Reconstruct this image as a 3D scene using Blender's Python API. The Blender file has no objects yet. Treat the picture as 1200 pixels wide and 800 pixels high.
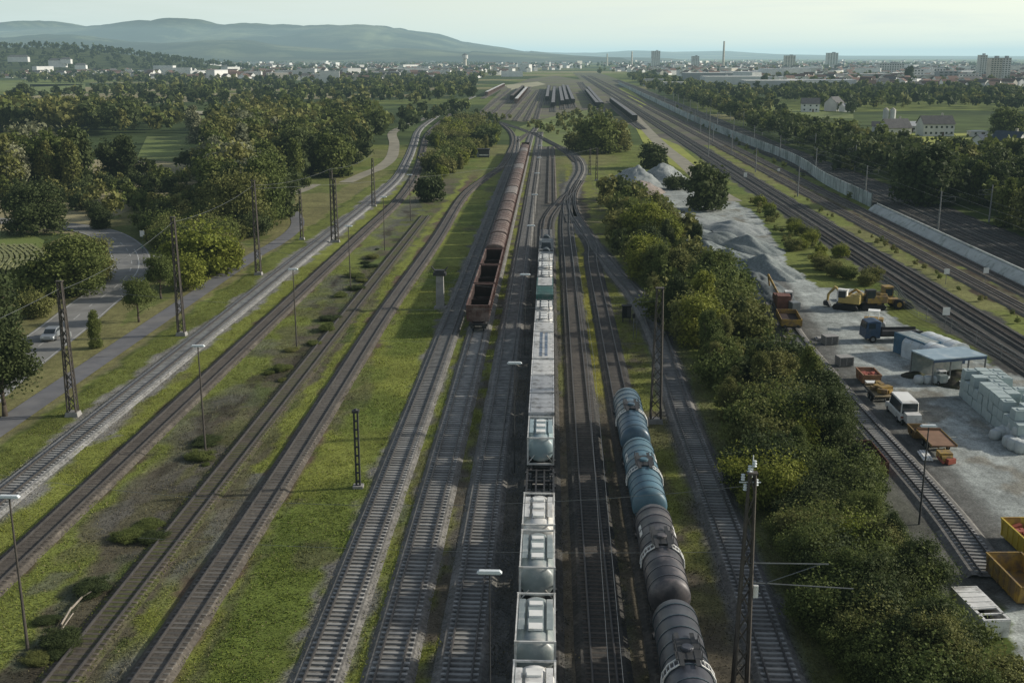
import bpy, math, random
import numpy as np
from mathutils import Vector, Matrix
random.seed(7); RNG = np.random.default_rng(11)
sc = bpy.context.scene
COL = sc.collection
R = math.radians
# ------------------------------------------------------------------ survey frame
# camera 37 m above flat ground looking along +Y, 14.52 deg down, 38.7 mm lens on 36 mm
H, F, TH = 37.0, 1290.0, R(14.52)
ST, CT = F*math.sin(TH), F*math.cos(TH)
SL = 0.0345                      # all the yard tracks run along (SL, 1)
HEAD = -math.atan(SL)
def G(px, py, z=0.0):            # survey photo reading -> point on the ground
    u, v = px-600.0, py-400.0
    t = (H-z)/(ST+v*math.cos(TH))
    return (u*t, (CT-v*math.sin(TH))*t)
def P(s, y): return (s+SL*y, y)  # s = offset across the tracks, y = distance along
# ------------------------------------------------------------------ object helpers
def link(o, parent=None):
    COL.objects.link(o)
    if parent is not None: o.parent = parent
    return o
def tag(o, label=None, cat=None, group=None, kind=None):
    if label: o['label'] = label
    if cat: o['category'] = cat
    if group: o['group'] = group
    if kind: o['kind'] = kind
    return o
def empty(name, loc=(0,0,0), rz=0.0, label=None, cat=None, group=None):
    o = bpy.data.objects.new(name, None)
    o.location = loc; o.rotation_euler = (0,0,rz); o.empty_display_size = 0.3
    link(o); return tag(o, label, cat, group)
class MB:
    def __init__(s): s.v=[]; s.f=[]; s.m=[]; s.mi=0
    def add(s, vs, fs):
        b=len(s.v); s.v+= [tuple(p) for p in vs]
        for f in fs: s.f.append(tuple(i+b for i in f)); s.m.append(s.mi)
        return s
    def box(s, c, d, rz=0, rx=0, taper=1.0, ry=0):
        hx,hy,hz=d[0]/2,d[1]/2,d[2]/2
        M=Matrix.Rotation(rz,3,'Z')@Matrix.Rotation(ry,3,'Y')@Matrix.Rotation(rx,3,'X')
        vs=[]
        for z in (-hz,hz):
            k = taper if z>0 else 1
            for x,y in ((-hx,-hy),(hx,-hy),(hx,hy),(-hx,hy)):
                vs.append(M@Vector((x*k,y*k,z))+Vector(c))
        return s.add(vs,[(3,2,1,0),(4,5,6,7),(0,1,5,4),(1,2,6,5),(2,3,7,6),(3,0,4,7)])
    def bar(s, a, b, r, n=6, r2=None, cap=True):
        a,b=Vector(a),Vector(b); d=b-a
        if d.length<1e-6: return s
        q=d.to_track_quat('Z','Y'); r2=r if r2 is None else r2
        vs=[]
        for p,rr in ((a,r),(b,r2)):
            for i in range(n):
                t=2*math.pi*(i+.5)/n; vs.append(p+q@Vector((math.cos(t)*rr,math.sin(t)*rr,0)))
        fs=[(i,(i+1)%n,n+(i+1)%n,n+i) for i in range(n)]
        if cap: fs+=[tuple(range(n-1,-1,-1)),tuple(range(n,2*n))]
        return s.add(vs,fs)
    def lathe(s, prof, axis='Y', c=(0,0,0), n=20):
        # prof: (t along axis, radius)
        vs=[];fs=[]
        for t,r in prof:
            for i in range(n):
                a=2*math.pi*i/n; x,z=math.cos(a)*r,math.sin(a)*r
                p=(x,t,z) if axis=='Y' else ((x,z,t) if axis=='Z' else (t,x,z))
                vs.append((p[0]+c[0],p[1]+c[1],p[2]+c[2]))
        m=len(prof)
        for j in range(m-1):
            for i in range(n):
                q=(j*n+i,j*n+(i+1)%n,(j+1)*n+(i+1)%n,(j+1)*n+i)
                fs.append(q if axis!='Y' else q[::-1])
        fs.append(tuple(range(n)) if axis=='Y' else tuple(range(n-1,-1,-1)))
        fs.append(tuple(range((m-1)*n,m*n))[::-1] if axis=='Y' else tuple(range((m-1)*n,m*n)))
        return s.add(vs,fs)
    def prism(s, poly, z0, z1):
        n=len(poly); vs=[(x,y,z0) for x,y in poly]+[(x,y,z1) for x,y in poly]
        return s.add(vs,[tuple(range(n-1,-1,-1)),tuple(range(n,2*n))]+[(i,(i+1)%n,n+(i+1)%n,n+i) for i in range(n)])
    def prof(s, pts, x0, x1):
        # extrude a (y,z) outline along x
        n=len(pts); vs=[(x0,y,z) for y,z in pts]+[(x1,y,z) for y,z in pts]
        return s.add(vs,[tuple(range(n)),tuple(range(2*n-1,n-1,-1))]+[(i,n+i,n+(i+1)%n,(i+1)%n) for i in range(n)])
    def profy(s, pts, y0, y1):
        n=len(pts); vs=[(x,y0,z) for x,z in pts]+[(x,y1,z) for x,z in pts]
        return s.add(vs,[tuple(range(n)),tuple(range(2*n-1,n-1,-1))]+[(i,n+i,n+(i+1)%n,(i+1)%n) for i in range(n)])
    def mesh(s, name, mats, smooth=False):
        me=bpy.data.meshes.new(name); me.from_pydata(s.v,[],s.f)
        if not isinstance(mats,(list,tuple)): mats=[mats]
        for m in mats: me.materials.append(m)
        if len(mats)>1: me.polygons.foreach_set('material_index',s.m)
        if smooth: me.shade_smooth()
        me.update(); return me
    def build(s, name, mats, parent=None, smooth=False, loc=None, rz=None):
        o=bpy.data.objects.new(name, s.mesh(name,mats,smooth)); link(o,parent)
        if loc is not None: o.location=loc
        if rz is not None: o.rotation_euler=(0,0,rz)
        return o
def autosmooth(o, ang=40):
    me=o.data; me.shade_smooth()
    try: me.set_sharp_from_angle(angle=R(ang))
    except Exception: pass
    return o
def copy_tree(o, parent=None):
    c=o.copy(); COL.objects.link(c)
    if parent is not None: c.parent=parent
    for ch in list(o.children): copy_tree(ch,c)
    return c
def np_mesh(name, V, Fq, mat, smooth=False):
    me=bpy.data.meshes.new(name); nv,nf=len(V),len(Fq); k=Fq.shape[1]
    me.vertices.add(nv); me.vertices.foreach_set('co',np.asarray(V,dtype=np.float32).ravel())
    me.loops.add(nf*k); me.loops.foreach_set('vertex_index',np.asarray(Fq,dtype=np.int32).ravel())
    me.polygons.add(nf); me.polygons.foreach_set('loop_start',np.arange(0,nf*k,k,dtype=np.int32))
    me.polygons.foreach_set('loop_total',np.full(nf,k,dtype=np.int32))
    me.update(calc_edges=True)
    if smooth: me.shade_smooth()
    me.materials.append(mat); return me
# ------------------------------------------------------------------ numpy noise
def _hash(ix,iy,seed):
    h=(ix.astype(np.int64)*374761393+iy.astype(np.int64)*668265263+seed*1442695041)&0x7fffffff
    h=((h^(h>>13))*1274126177)&0x7fffffff
    return ((h^(h>>16))&0xffff)/65535.0
def vn(x,y,seed=0):
    x=np.asarray(x,float);y=np.asarray(y,float)
    ix=np.floor(x);iy=np.floor(y);fx=x-ix;fy=y-iy
    fx=fx*fx*(3-2*fx);fy=fy*fy*(3-2*fy)
    a=_hash(ix,iy,seed);b=_hash(ix+1,iy,seed);c=_hash(ix,iy+1,seed);d=_hash(ix+1,iy+1,seed)
    return (a*(1-fx)+b*fx)*(1-fy)+(c*(1-fx)+d*fx)*fy
def fbm(x,y,seed=0,o=4):
    t=0;a=.5;n=0
    for k in range(o): t=t+a*vn(x*2**k,y*2**k,seed+k*17);n+=a;a*=.5
    return t/n
def in_poly(X,Y,poly):
    ins=np.zeros(np.shape(X),bool);n=len(poly)
    for i in range(n):
        x1,y1=poly[i];x2,y2=poly[(i+1)%n]
        if y1==y2: continue
        c=((y1>Y)!=(y2>Y))&(X<(x2-x1)*(Y-y1)/(y2-y1)+x1); ins^=c
    return ins
def catmull(pts, step=2.0):
    P0=[2*Vector(pts[0])-Vector(pts[1])]+[Vector(p) for p in pts]+[2*Vector(pts[-1])-Vector(pts[-2])]
    out=[]
    for i in range(1,len(P0)-2):
        a,b,c,d=P0[i-1:i+3]; n=max(1,int((c-b).length/step))
        for k in range(n):
            t=k/n
            out.append(.5*((2*b)+(c-a)*t+(2*a-5*b+4*c-d)*t*t+(3*b-a-3*c+d)*t**3))
    out.append(P0[-2]); return [(p.x,p.y) for p in out]
def pxline(pp, step=2.0): return catmull([G(*p) for p in pp], step)
def offset_line(pts, d):
    out=[]
    for i,p in enumerate(pts):
        a=Vector(pts[max(0,i-1)]);b=Vector(pts[min(len(pts)-1,i+1)]); t=(b-a).normalized()
        out.append((p[0]+t.y*d,p[1]-t.x*d))
    return out
def strip(name, pts, w, mat, z, kind='structure', parent=None):
    L=offset_line(pts,-w/2);Rr=offset_line(pts,w/2);n=len(pts)
    mb=MB(); mb.add([(x,y,z) for x,y in L]+[(x,y,z) for x,y in Rr],[(i,n+i,n+i+1,i+1) for i in range(n-1)])
    o=mb.build(name,mat,parent)
    if kind: o['kind']=kind
    return o
# ------------------------------------------------------------------ materials
MATS={}
def mat(name, c, rough=.8, amt=.3, scale=2.0, metal=0.0, c2=None, c2amt=0.0, c2scale=.6, bump=0.0, spec=.3, rnd=0.0, detail=4):
    if name in MATS: return MATS[name]
    m=bpy.data.materials.new(name); m.use_nodes=True; nt=m.node_tree; N=nt.nodes; L=nt.links
    b=N['Principled BSDF']; b.inputs['Roughness'].default_value=rough; b.inputs['Metallic'].default_value=metal
    b.inputs['Specular IOR Level'].default_value=spec
    tc=N.new('ShaderNodeTexCoord')
    nz=N.new('ShaderNodeTexNoise'); nz.inputs['Scale'].default_value=scale; nz.inputs['Detail'].default_value=detail
    L.new(tc.outputs['Object'],nz.inputs['Vector'])
    mr=N.new('ShaderNodeMapRange'); mr.inputs[1].default_value=.25; mr.inputs[2].default_value=.75
    mr.inputs[3].default_value=1-amt; mr.inputs[4].default_value=1+amt*.6
    L.new(nz.outputs['Fac'],mr.inputs[0])
    val=mr.outputs[0]
    if rnd:
        oi=N.new('ShaderNodeObjectInfo'); r2=N.new('ShaderNodeMapRange'); r2.inputs[3].default_value=1-rnd; r2.inputs[4].default_value=1+rnd
        L.new(oi.outputs['Random'],r2.inputs[0]); mm=N.new('ShaderNodeMath'); mm.operation='MULTIPLY'
        L.new(val,mm.inputs[0]); L.new(r2.outputs[0],mm.inputs[1]); val=mm.outputs[0]
    vm=N.new('ShaderNodeVectorMath'); vm.operation='SCALE'
    if c2 is not None:
        n2=N.new('ShaderNodeTexNoise'); n2.inputs['Scale'].default_value=c2scale; n2.inputs['Detail'].default_value=6; n2.inputs['Roughness'].default_value=.65
        L.new(tc.outputs['Object'],n2.inputs['Vector'])
        r3=N.new('ShaderNodeMapRange'); r3.inputs[1].default_value=.62-.3*c2amt; r3.inputs[2].default_value=.72-.2*c2amt
        L.new(n2.outputs['Fac'],r3.inputs[0])
        mx=N.new('ShaderNodeMix'); mx.data_type='RGBA'; mx.inputs[6].default_value=(*c,1); mx.inputs[7].default_value=(*c2,1)
        L.new(r3.outputs[0],mx.inputs[0]); L.new(mx.outputs[2],vm.inputs[0])
    else: vm.inputs[0].default_value=c
    L.new(val,vm.inputs['Scale']); L.new(vm.outputs[0],b.inputs['Base Color'])
    if bump:
        bp=N.new('ShaderNodeBump'); bp.inputs['Strength'].default_value=bump; bp.inputs['Distance'].default_value=.05
        L.new(nz.outputs['Fac'],bp.inputs['Height']); L.new(bp.outputs[0],b.inputs['Normal'])
    MATS[name]=m; return m
def leafmat(name, c, c2, trans=.28):
    m=bpy.data.materials.new(name); m.use_nodes=True; nt=m.node_tree; N=nt.nodes; L=nt.links
    b=N['Principled BSDF']; b.inputs['Roughness'].default_value=.75; b.inputs['Specular IOR Level'].default_value=.15
    g=N.new('ShaderNodeNewGeometry'); oi=N.new('ShaderNodeObjectInfo')
    nz=N.new('ShaderNodeTexNoise'); nz.inputs['Scale'].default_value=.16; nz.inputs['Detail'].default_value=2
    L.new(g.outputs['Position'],nz.inputs['Vector'])
    ad=N.new('ShaderNodeMath'); ad.operation='MULTIPLY_ADD'; ad.inputs[1].default_value=.55; 
    L.new(oi.outputs['Random'],ad.inputs[0])
    mr=N.new('ShaderNodeMapRange'); mr.inputs[1].default_value=.3; mr.inputs[2].default_value=.7; mr.inputs[3].default_value=0; mr.inputs[4].default_value=.45
    L.new(nz.outputs['Fac'],mr.inputs[0]); L.new(mr.outputs[0],ad.inputs[2])
    mx=N.new('ShaderNodeMix'); mx.data_type='RGBA'; mx.inputs[6].default_value=(*c,1); mx.inputs[7].default_value=(*c2,1)
    L.new(ad.outputs[0],mx.inputs[0])
    rp=N.new('ShaderNodeMapRange'); rp.inputs[3].default_value=.82; rp.inputs[4].default_value=1.18
    L.new(g.outputs['Random Per Island'],rp.inputs[0])
    vm=N.new('ShaderNodeVectorMath'); vm.operation='SCALE'; L.new(mx.outputs[2],vm.inputs[0]); L.new(rp.outputs[0],vm.inputs['Scale'])
    L.new(vm.outputs[0],b.inputs['Base Color'])
    if trans:
        tr=N.new('ShaderNodeBsdfTranslucent'); L.new(vm.outputs[0],tr.inputs['Color'])
        ms=N.new('ShaderNodeMixShader'); ms.inputs[0].default_value=trans
        L.new(b.outputs[0],ms.inputs[1]); L.new(tr.outputs[0],ms.inputs[2]); L.new(ms.outputs[0],N['Material Output'].inputs['Surface'])
    MATS[name]=m; return m
LEAF={
 'dark': leafmat('leaf_dark',(.044,.062,.022),(.078,.096,.032)),
 'mid':  leafmat('leaf_mid',(.090,.118,.032),(.14,.16,.042)),
 'olive':leafmat('leaf_olive',(.13,.145,.042),(.19,.185,.06)),
 'yellow':leafmat('leaf_yellow',(.16,.19,.030),(.22,.23,.04)),
 'pale': leafmat('leaf_pale',(.17,.185,.11),(.24,.24,.14)),
}
BARK=mat('bark',(.07,.055,.04),.9,.4,3)
M_rust=mat('rail_steel',(.085,.078,.072),.5,.3,1.5,metal=.3)
M_sleeper=mat('sleeper_concrete',(.31,.305,.285),.9,.4,1.3,rnd=.28)
M_sleeper_old=mat('sleeper_weathered',(.13,.122,.108),.9,.35,1.3,rnd=.3)
M_sleeper_wood=mat('sleeper_wood',(.10,.085,.07),.9,.4,1.5,rnd=.2)
def ballast_mat(name,c,c2,amt):
    m=mat(name,c,.95,.55,3.5,c2=c2,c2amt=amt,c2scale=.25,bump=.6,detail=8); return m
B_light=ballast_mat('ballast_light',(.21,.208,.195),(.27,.265,.25),.5)
B_grey=ballast_mat('ballast_grey',(.15,.143,.128),(.20,.19,.17),.5)
B_brown=ballast_mat('ballast_brown',(.088,.076,.062),(.135,.118,.095),.5)
B_dark=ballast_mat('ballast_dark',(.058,.056,.05),(.11,.10,.085),.4)
B_weed=ballast_mat('ballast_weedy',(.085,.07,.05),(.08,.085,.03),.75)
M_white=mat('white_paint',(.76,.75,.70),.5,.15,1.2,c2=(.42,.39,.33),c2amt=.35)
M_silver=mat('brushed_steel',(.62,.61,.57),.45,.2,1.5,metal=.1,c2=(.42,.39,.34),c2amt=.4,c2scale=.9)
M_steel=mat('grey_steel',(.20,.21,.21),.5,.3,1.5,metal=.3)
M_darksteel=mat('dark_steel',(.045,.045,.045),.6,.35,2)
M_black=mat('black_rubber',(.015,.015,.016),.8,.3,3)
M_conc=mat('concrete',(.30,.29,.27),.9,.25,.8,c2=(.2,.195,.18),c2amt=.4)
M_glass=mat('window_glass',(.03,.04,.045),.12,.2,1,spec=.6)
M_asph=mat('asphalt',(.19,.187,.172),.9,.25,.35,c2=(.23,.225,.21),c2amt=.5,c2scale=.05,bump=.1,detail=8)
M_path=mat('path_asphalt',(.135,.135,.14),.9,.2,.5,c2=(.17,.165,.16),c2amt=.4,c2scale=.1,detail=8)
M_paint=mat('road_paint',(.42,.42,.39),.7,.3,1)
M_yellow=mat('yellow_paint',(.36,.23,.045),.6,.3,1.0,c2=(.17,.115,.06),c2amt=.7,c2scale=1.1)
M_lamp=mat('lamp_cover',(.62,.66,.66),.4,.05,1)
M_lattice=mat('mast_steel',(.075,.065,.055),.7,.35,2)
M_galv=mat('galvanised_steel',(.16,.17,.17),.5,.25,2,metal=.3)
M_brownw=mat('brown_wagon_paint',(.115,.062,.050),.8,.3,.8,c2=(.21,.155,.13),c2amt=.55,c2scale=.5)
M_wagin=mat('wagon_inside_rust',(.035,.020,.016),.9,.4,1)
# ------------------------------------------------------------------ ground
def gmat():
    m=bpy.data.materials.new('yard_soil_and_grass'); m.use_nodes=True; nt=m.node_tree; N=nt.nodes; L=nt.links
    b=N['Principled BSDF']; b.inputs['Roughness'].default_value=.95; b.inputs['Specular IOR Level'].default_value=.1
    at=N.new('ShaderNodeAttribute'); at.attribute_name='col'
    g=N.new('ShaderNodeNewGeometry')
    mp=N.new('ShaderNodeMapping'); mp.inputs['Scale'].default_value=(1,.75,1); L.new(g.outputs['Position'],mp.inputs[0])
    n1=N.new('ShaderNodeTexNoise'); n1.inputs['Scale'].default_value=1.1; n1.inputs['Detail'].default_value=9; n1.inputs['Roughness'].default_value=.72
    L.new(mp.outputs[0],n1.inputs['Vector'])
    mr=N.new('ShaderNodeMapRange'); mr.inputs[1].default_value=.3; mr.inputs[2].default_value=.7; mr.inputs[3].default_value=.6; mr.inputs[4].default_value=1.4
    L.new(n1.outputs['Fac'],mr.inputs[0])
    n3=N.new('ShaderNodeTexNoise'); n3.inputs['Scale'].default_value=5.5; n3.inputs['Detail'].default_value=6; n3.inputs['Roughness'].default_value=.7; L.new(g.outputs['Position'],n3.inputs['Vector'])
    m3=N.new('ShaderNodeMapRange'); m3.inputs[1].default_value=.3; m3.inputs[2].default_value=.7; m3.inputs[3].default_value=.55; m3.inputs[4].default_value=1.45; L.new(n3.outputs['Fac'],m3.inputs[0])
    n2=N.new('ShaderNodeTexNoise'); n2.inputs['Scale'].default_value=.16; n2.inputs['Detail'].default_value=5
    L.new(g.outputs['Position'],n2.inputs['Vector'])
    m2=N.new('ShaderNodeMapRange'); m2.inputs[1].default_value=.3; m2.inputs[2].default_value=.7; m2.inputs[3].default_value=.75; m2.inputs[4].default_value=1.25
    L.new(n2.outputs['Fac'],m2.inputs[0])
    mm=N.new('ShaderNodeMath'); mm.operation='MULTIPLY'; L.new(mr.outputs[0],mm.inputs[0]); L.new(m2.outputs[0],mm.inputs[1])
    m4=N.new('ShaderNodeMath'); m4.operation='MULTIPLY'; L.new(mm.outputs[0],m4.inputs[0]); L.new(m3.outputs[0],m4.inputs[1]); mm=m4
    vm=N.new('ShaderNodeVectorMath'); vm.operation='SCALE'; L.new(at.outputs['Color'],vm.inputs[0]); L.new(mm.outputs[0],vm.inputs['Scale'])
    L.new(vm.outputs[0],b.inputs['Base Color'])
    bp=N.new('ShaderNodeBump'); bp.inputs['Strength'].default_value=.55; bp.inputs['Distance'].default_value=.10
    L.new(n1.outputs['Fac'],bp.inputs['Height']); L.new(bp.outputs[0],b.inputs['Normal'])
    return m
GRASS=np.array((.145,.168,.040)); BRIGHT=np.array((.178,.196,.042)); DGRASS=np.array((.090,.125,.026)); DRY=np.array((.165,.150,.068))
SOIL=np.array((.098,.084,.060)); GREY=np.array((.15,.145,.13)); DKGREY=np.array((.092,.09,.08)); BROWN=np.array((.10,.072,.048)); PALE=np.array((.31,.33,.305))
YARD=[G(*p) for p in [(742,225),(790,212),(836,236),(858,234),(885,250),(905,275),(925,312),(962,336),(1012,340),(1060,380),(1112,398),(1200,445),(1330,500),(1330,800),(1205,790),(1172,700),(1110,612),(1060,552),(1008,480),(950,400),(905,345),(885,315),(850,290),(800,258),(760,245)]]
TRK11=[(15.4,40),(16.0,52),(16.4,60),(16.9,70.8),(17.2,79.2),(17.6,93.5),(18.3,113.7),(19.8,143),(19.8,170),(18.4,190),(16.6,221),(14.8,265),(16.8,313),(23.2,375),(23.6,430),(18.6,481),(12.2,534),(2,600),(-10,660)]
T11=catmull(TRK11,2.0)
T12=catmull([G(*p) for p in [(1163,678),(1110,606),(1056,543),(1003,484),(960,432),(928,392),(905,350),(885,320),(860,298),(815,262),(770,243)]],2.0)
PATH=catmull([P(-56.2,40)]+[P(-56.4,124),P(-56.5,167),P(-56.5,207)]+[G(*p) for p in [(320,288),(340,274),(349,262),(344,250),(330,242),(316,236)]],1.5)
def near_line(X,Y,pts):
    d=np.full(X.shape,30.0); pts=pts[::4] if len(pts)>60 else pts
    for i in range(len(pts)-1):
        ax,ay=pts[i];bx,by=pts[i+1]; dx,dy=bx-ax,by-ay; l2=dx*dx+dy*dy+1e-9
        y0,y1=min(ay,by)-30,max(ay,by)+30
        m=(Y>y0)&(Y<y1)
        if not m.any(): continue
        xx,yy=X[m],Y[m]; t=np.clip(((xx-ax)*dx+(yy-ay)*dy)/l2,0,1)
        d[m]=np.minimum(d[m],np.hypot(xx-ax-t*dx,yy-ay-t*dy))
    return d
def yard_colour(X,Y):
    s=X-SL*Y
    j=(fbm(X/3,Y/5,1)-.5)*3.0+(fbm(X/.9,Y/1.4,9,3)-.5)*1.1     # ragged edges
    sj=s+j; n1=fbm(X/9,Y/14,3); n2=fbm(X/2.2,Y/3.5,5,4); n3=fbm(X/25,Y/40,8)
    C=np.zeros(X.shape+(3,)); C[:]=GRASS
    def put(m,c,f=1.0):
        f=(np.clip(f,0,1)*m)[...,None]; C[:]=C*(1-f)+np.asarray(c)*f
    def band(a,b,w=.5): return np.clip((sj-a)/w+.5,0,1)*np.clip((b-sj)/w+.5,0,1)
    put(band(-400,-60),DRY,.8); put(band(-400,-60),DGRASS,(n3>.52)*.6)
    put(band(-60,-54),DRY,.85); put(band(-54.3,-52),SOIL*1.2,.5*(n1>.45)); put(band(-53.3,-49.6),GRASS*.85)
    put(band(-53.5,-53),DGRASS*.5,.8)  # shadow along the ditch painted as a dark line in the grass colour
    put(band(-49.6,-44.4),GREY*1.35); put(band(-44.6,-41.4),BRIGHT,.9)
    put(band(-41.6,-38.5),BROWN*.8); 
    put(band(-38.9,-34.2),GRASS); put(band(-38.3,-34.2),GREY*.7,np.clip((n1-.5)*6,0,.6))
    put(band(-34.2,-27.4),SOIL,.92); put(band(-34.2,-27.4),DGRASS,np.clip((n2-.5)*7,0,.8)); put(band(-36.5,-31),GREY*.6,np.clip((n1-.52)*7,0,.7)); put(band(-34.2,-27.4),GRASS*.8,np.clip((n1-.45)*6,0,.8)*(n2<.5))
    lo=np.clip((128-Y)/45,0,1); put(band(-37.5,-27.2),SOIL*.95,lo*np.clip((n1-.36)*5,0,.8)); put(band(-37,-31),GREY*.65,lo*np.clip((n2-.5)*6,0,.6)); put(band(-36,-31),SOIL*.45,np.clip((fbm(X/3,Y/6,71)-.58)*9,0,.8))
    put(band(-27.4,-25.9),BRIGHT,.8)
    put(band(-27.4,-25.3)*(Y<95),GREY*.75,np.clip((n1-.3)*5,0,.9))
    put(band(-25.7,-22.8),BROWN*1.15)
    put(band(-22.9,-16.1),BRIGHT); put(band(-22.4,-16.1),DGRASS,np.clip((n1-.42)*4,0,.6)); put(band(-22.4,-16.1),DGRASS,np.clip((95-Y)/50,0,.55))  # last blend paints vignette-like darkening into the near grass colour
    put(band(-22.4,-21.6),SOIL,.5*(n1>.5))
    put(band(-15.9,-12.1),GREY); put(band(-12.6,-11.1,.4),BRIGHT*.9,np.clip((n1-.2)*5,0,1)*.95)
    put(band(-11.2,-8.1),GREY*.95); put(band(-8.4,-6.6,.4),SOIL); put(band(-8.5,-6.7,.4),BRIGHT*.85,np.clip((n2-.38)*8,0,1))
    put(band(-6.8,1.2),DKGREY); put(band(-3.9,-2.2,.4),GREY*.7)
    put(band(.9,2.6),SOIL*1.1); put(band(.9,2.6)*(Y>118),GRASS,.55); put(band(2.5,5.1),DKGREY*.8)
    put(band(5.1,6.9),SOIL); put(band(5.1,6.8)*np.clip((Y-112)/8,0,1),BRIGHT*1.05*np.array((1.15,1,.7)),.9)
    put(band(6.9,9.3),SOIL*.62); put(band(9.3,13.2),SOIL*.95); put(band(17.0,22),GRASS,.8); put(band(9.3,13)*np.clip((Y-62)/20,0,1),BRIGHT*.85,np.clip((n2-.25)*4,0,1)*.9)
    put(band(16.8,22),GRASS*.9); put(band(16.8,18.2),SOIL,.45); put(band(22,40),DGRASS*.7)
    put(band(40,57)*1.0,GRASS*.9); put(band(40,57),DGRASS,np.clip((n1-.45)*6,0,.8))
    put(band(55.8,65.4),DKGREY*.7); put(band(65.6,69.2),GRASS,.9); put(band(65.6,69.2),DRY,np.clip((n1-.5)*6,0,.6))
    put(band(69.2,73.6),BROWN*.55); put(band(73.6,74.8),SOIL,.9); put(band(74.6,79),BROWN*.6); put(band(74,79),GRASS,np.clip((n2-.58)*9,0,.7))
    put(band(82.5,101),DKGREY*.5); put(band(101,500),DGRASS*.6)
    # spots of old gravel, worn soil and moss
    put((s>-45)&(s<22),SOIL,np.clip((fbm(X/6,Y/11,21)-.66)*9,0,.5))
    put((s>-24)&(s<-10),DGRASS,np.clip((fbm(X/4,Y/5,33)-.6)*9,0,.5))
    # beyond the parallel fan: scrub and meadow
    far=np.clip((Y-330)/60,0,1)*((s<-4)|((s>2)&(s<56)))
    put(far,GRASS*.9,.9); put(far,DGRASS,np.clip((n1-.5)*5,0,.8)); put(far,DRY,np.clip((n3-.55)*6,0,.6))
    d=near_line(X,Y,T11)+j*.3
    put(np.clip((2.3-d)/.5,0,1)*(Y<300),GREY*.8); put(np.clip((2.9-d)/.5,0,1)*(Y>=300),DKGREY*1.4)
    yin=in_poly(X+j*.7,Y+j*.7,YARD)
    d0=near_line(X,Y,T12); st=fbm(d0/.7,Y/38,61,3); st2=fbm(X/1.3,Y/1.3,62,3)
    put(yin,PALE*.92); put(yin,PALE*1.18,np.clip((st-.52)*7,0,.8)); put(yin,PALE*.78,np.clip((.43-st)*8,0,.8)); put(yin,PALE*.82,np.clip((n1-.52)*5,0,.8)); put(yin,PALE*1.25,np.clip((st2-.66)*9,0,.7))
    put(yin&(n3<.45),SOIL*1.7,np.clip((n2-.58)*7,0,.6))
    d=d0+j*.5
    put(np.clip((5.2-d)/1.5,0,1)*(s<41.5),GREY*.7,.85); put(np.clip((2.6-d)/.6,0,1),GREY*.6,.9)
    return C
def ground_grid(name,x0,x1,y0,y1,cell,z,mt,colour):
    nx=int((x1-x0)/cell)+1; ny=int((y1-y0)/cell)+1
    xs=np.linspace(x0,x1,nx); ys=np.linspace(y0,y1,ny); X,Y=np.meshgrid(xs,ys)
    Z=z+ (fbm(X/2.0,Y/2.0,4)-.5)*.05
    V=np.stack([X,Y,Z],-1).reshape(-1,3)
    i=(np.arange(ny-1)[:,None]*nx+np.arange(nx-1)[None,:]).ravel()
    Fq=np.stack([i,i+1,i+nx+1,i+nx],-1)
    me=np_mesh(name,V,Fq,mt)
    C=colour(X,Y).reshape(-1,3); C=np.concatenate([C,np.ones((len(C),1))],1)
    at=me.color_attributes.new('col','FLOAT_COLOR','POINT'); at.data.foreach_set('color',C.astype(np.float32).ravel())
    o=bpy.data.objects.new(name,me); link(o); o['kind']='structure'; return o
GM=gmat()
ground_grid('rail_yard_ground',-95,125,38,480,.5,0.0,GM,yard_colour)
# farmland to the horizon
def farmland():
    m=bpy.data.materials.new('farmland'); m.use_nodes=True; nt=m.node_tree; N=nt.nodes; L=nt.links
    b=N['Principled BSDF']; b.inputs['Roughness'].default_value=.95; b.inputs['Specular IOR Level'].default_value=.05
    g=N.new('ShaderNodeNewGeometry'); mp=N.new('ShaderNodeMapping'); mp.inputs['Scale'].default_value=(.0035,.0065,1); mp.inputs['Rotation'].default_value=(0,0,.15)
    L.new(g.outputs['Position'],mp.inputs[0])
    vo=N.new('ShaderNodeTexVoronoi'); vo.inputs['Scale'].default_value=1.0; L.new(mp.outputs[0],vo.inputs['Vector'])
    cr=N.new('ShaderNodeValToRGB'); cr.color_ramp.interpolation='CONSTANT'
    e=cr.color_ramp.elements; e[0].position=0; e[0].color=(.05,.07,.026,1); e[1].position=.3; e[1].color=(.075,.10,.034,1)
    for p,c in ((.5,(.11,.135,.04)),(.65,(.14,.165,.045)),(.78,(.20,.19,.09)),(.9,(.26,.23,.13))):
        q=e.new(p); q.color=(*c,1)
    sp=N.new('ShaderNodeSeparateColor'); L.new(vo.outputs['Color'],sp.inputs[0]); L.new(sp.outputs[0],cr.inputs[0])
    nz=N.new('ShaderNodeTexNoise'); nz.inputs['Scale'].default_value=.05; nz.inputs['Detail'].default_value=8; L.new(g.outputs['Position'],nz.inputs['Vector'])
    mr=N.new('ShaderNodeMapRange'); mr.inputs[1].default_value=.3; mr.inputs[2].default_value=.7; mr.inputs[3].default_value=.65; mr.inputs[4].default_value=1.35; L.new(nz.outputs['Fac'],mr.inputs[0])
    vm=N.new('ShaderNodeVectorMath'); vm.operation='SCALE'; L.new(cr.outputs[0],vm.inputs[0]); L.new(mr.outputs[0],vm.inputs['Scale']); L.new(vm.outputs[0],b.inputs['Base Color'])
    return m
FARM=farmland()
MB().add([(-40000,-3000,-.06),(40000,-3000,-.06),(40000,60000,-.06),(-40000,60000,-.06)],[(0,1,2,3)]).build('ground',FARM)['kind']='structure'
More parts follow.
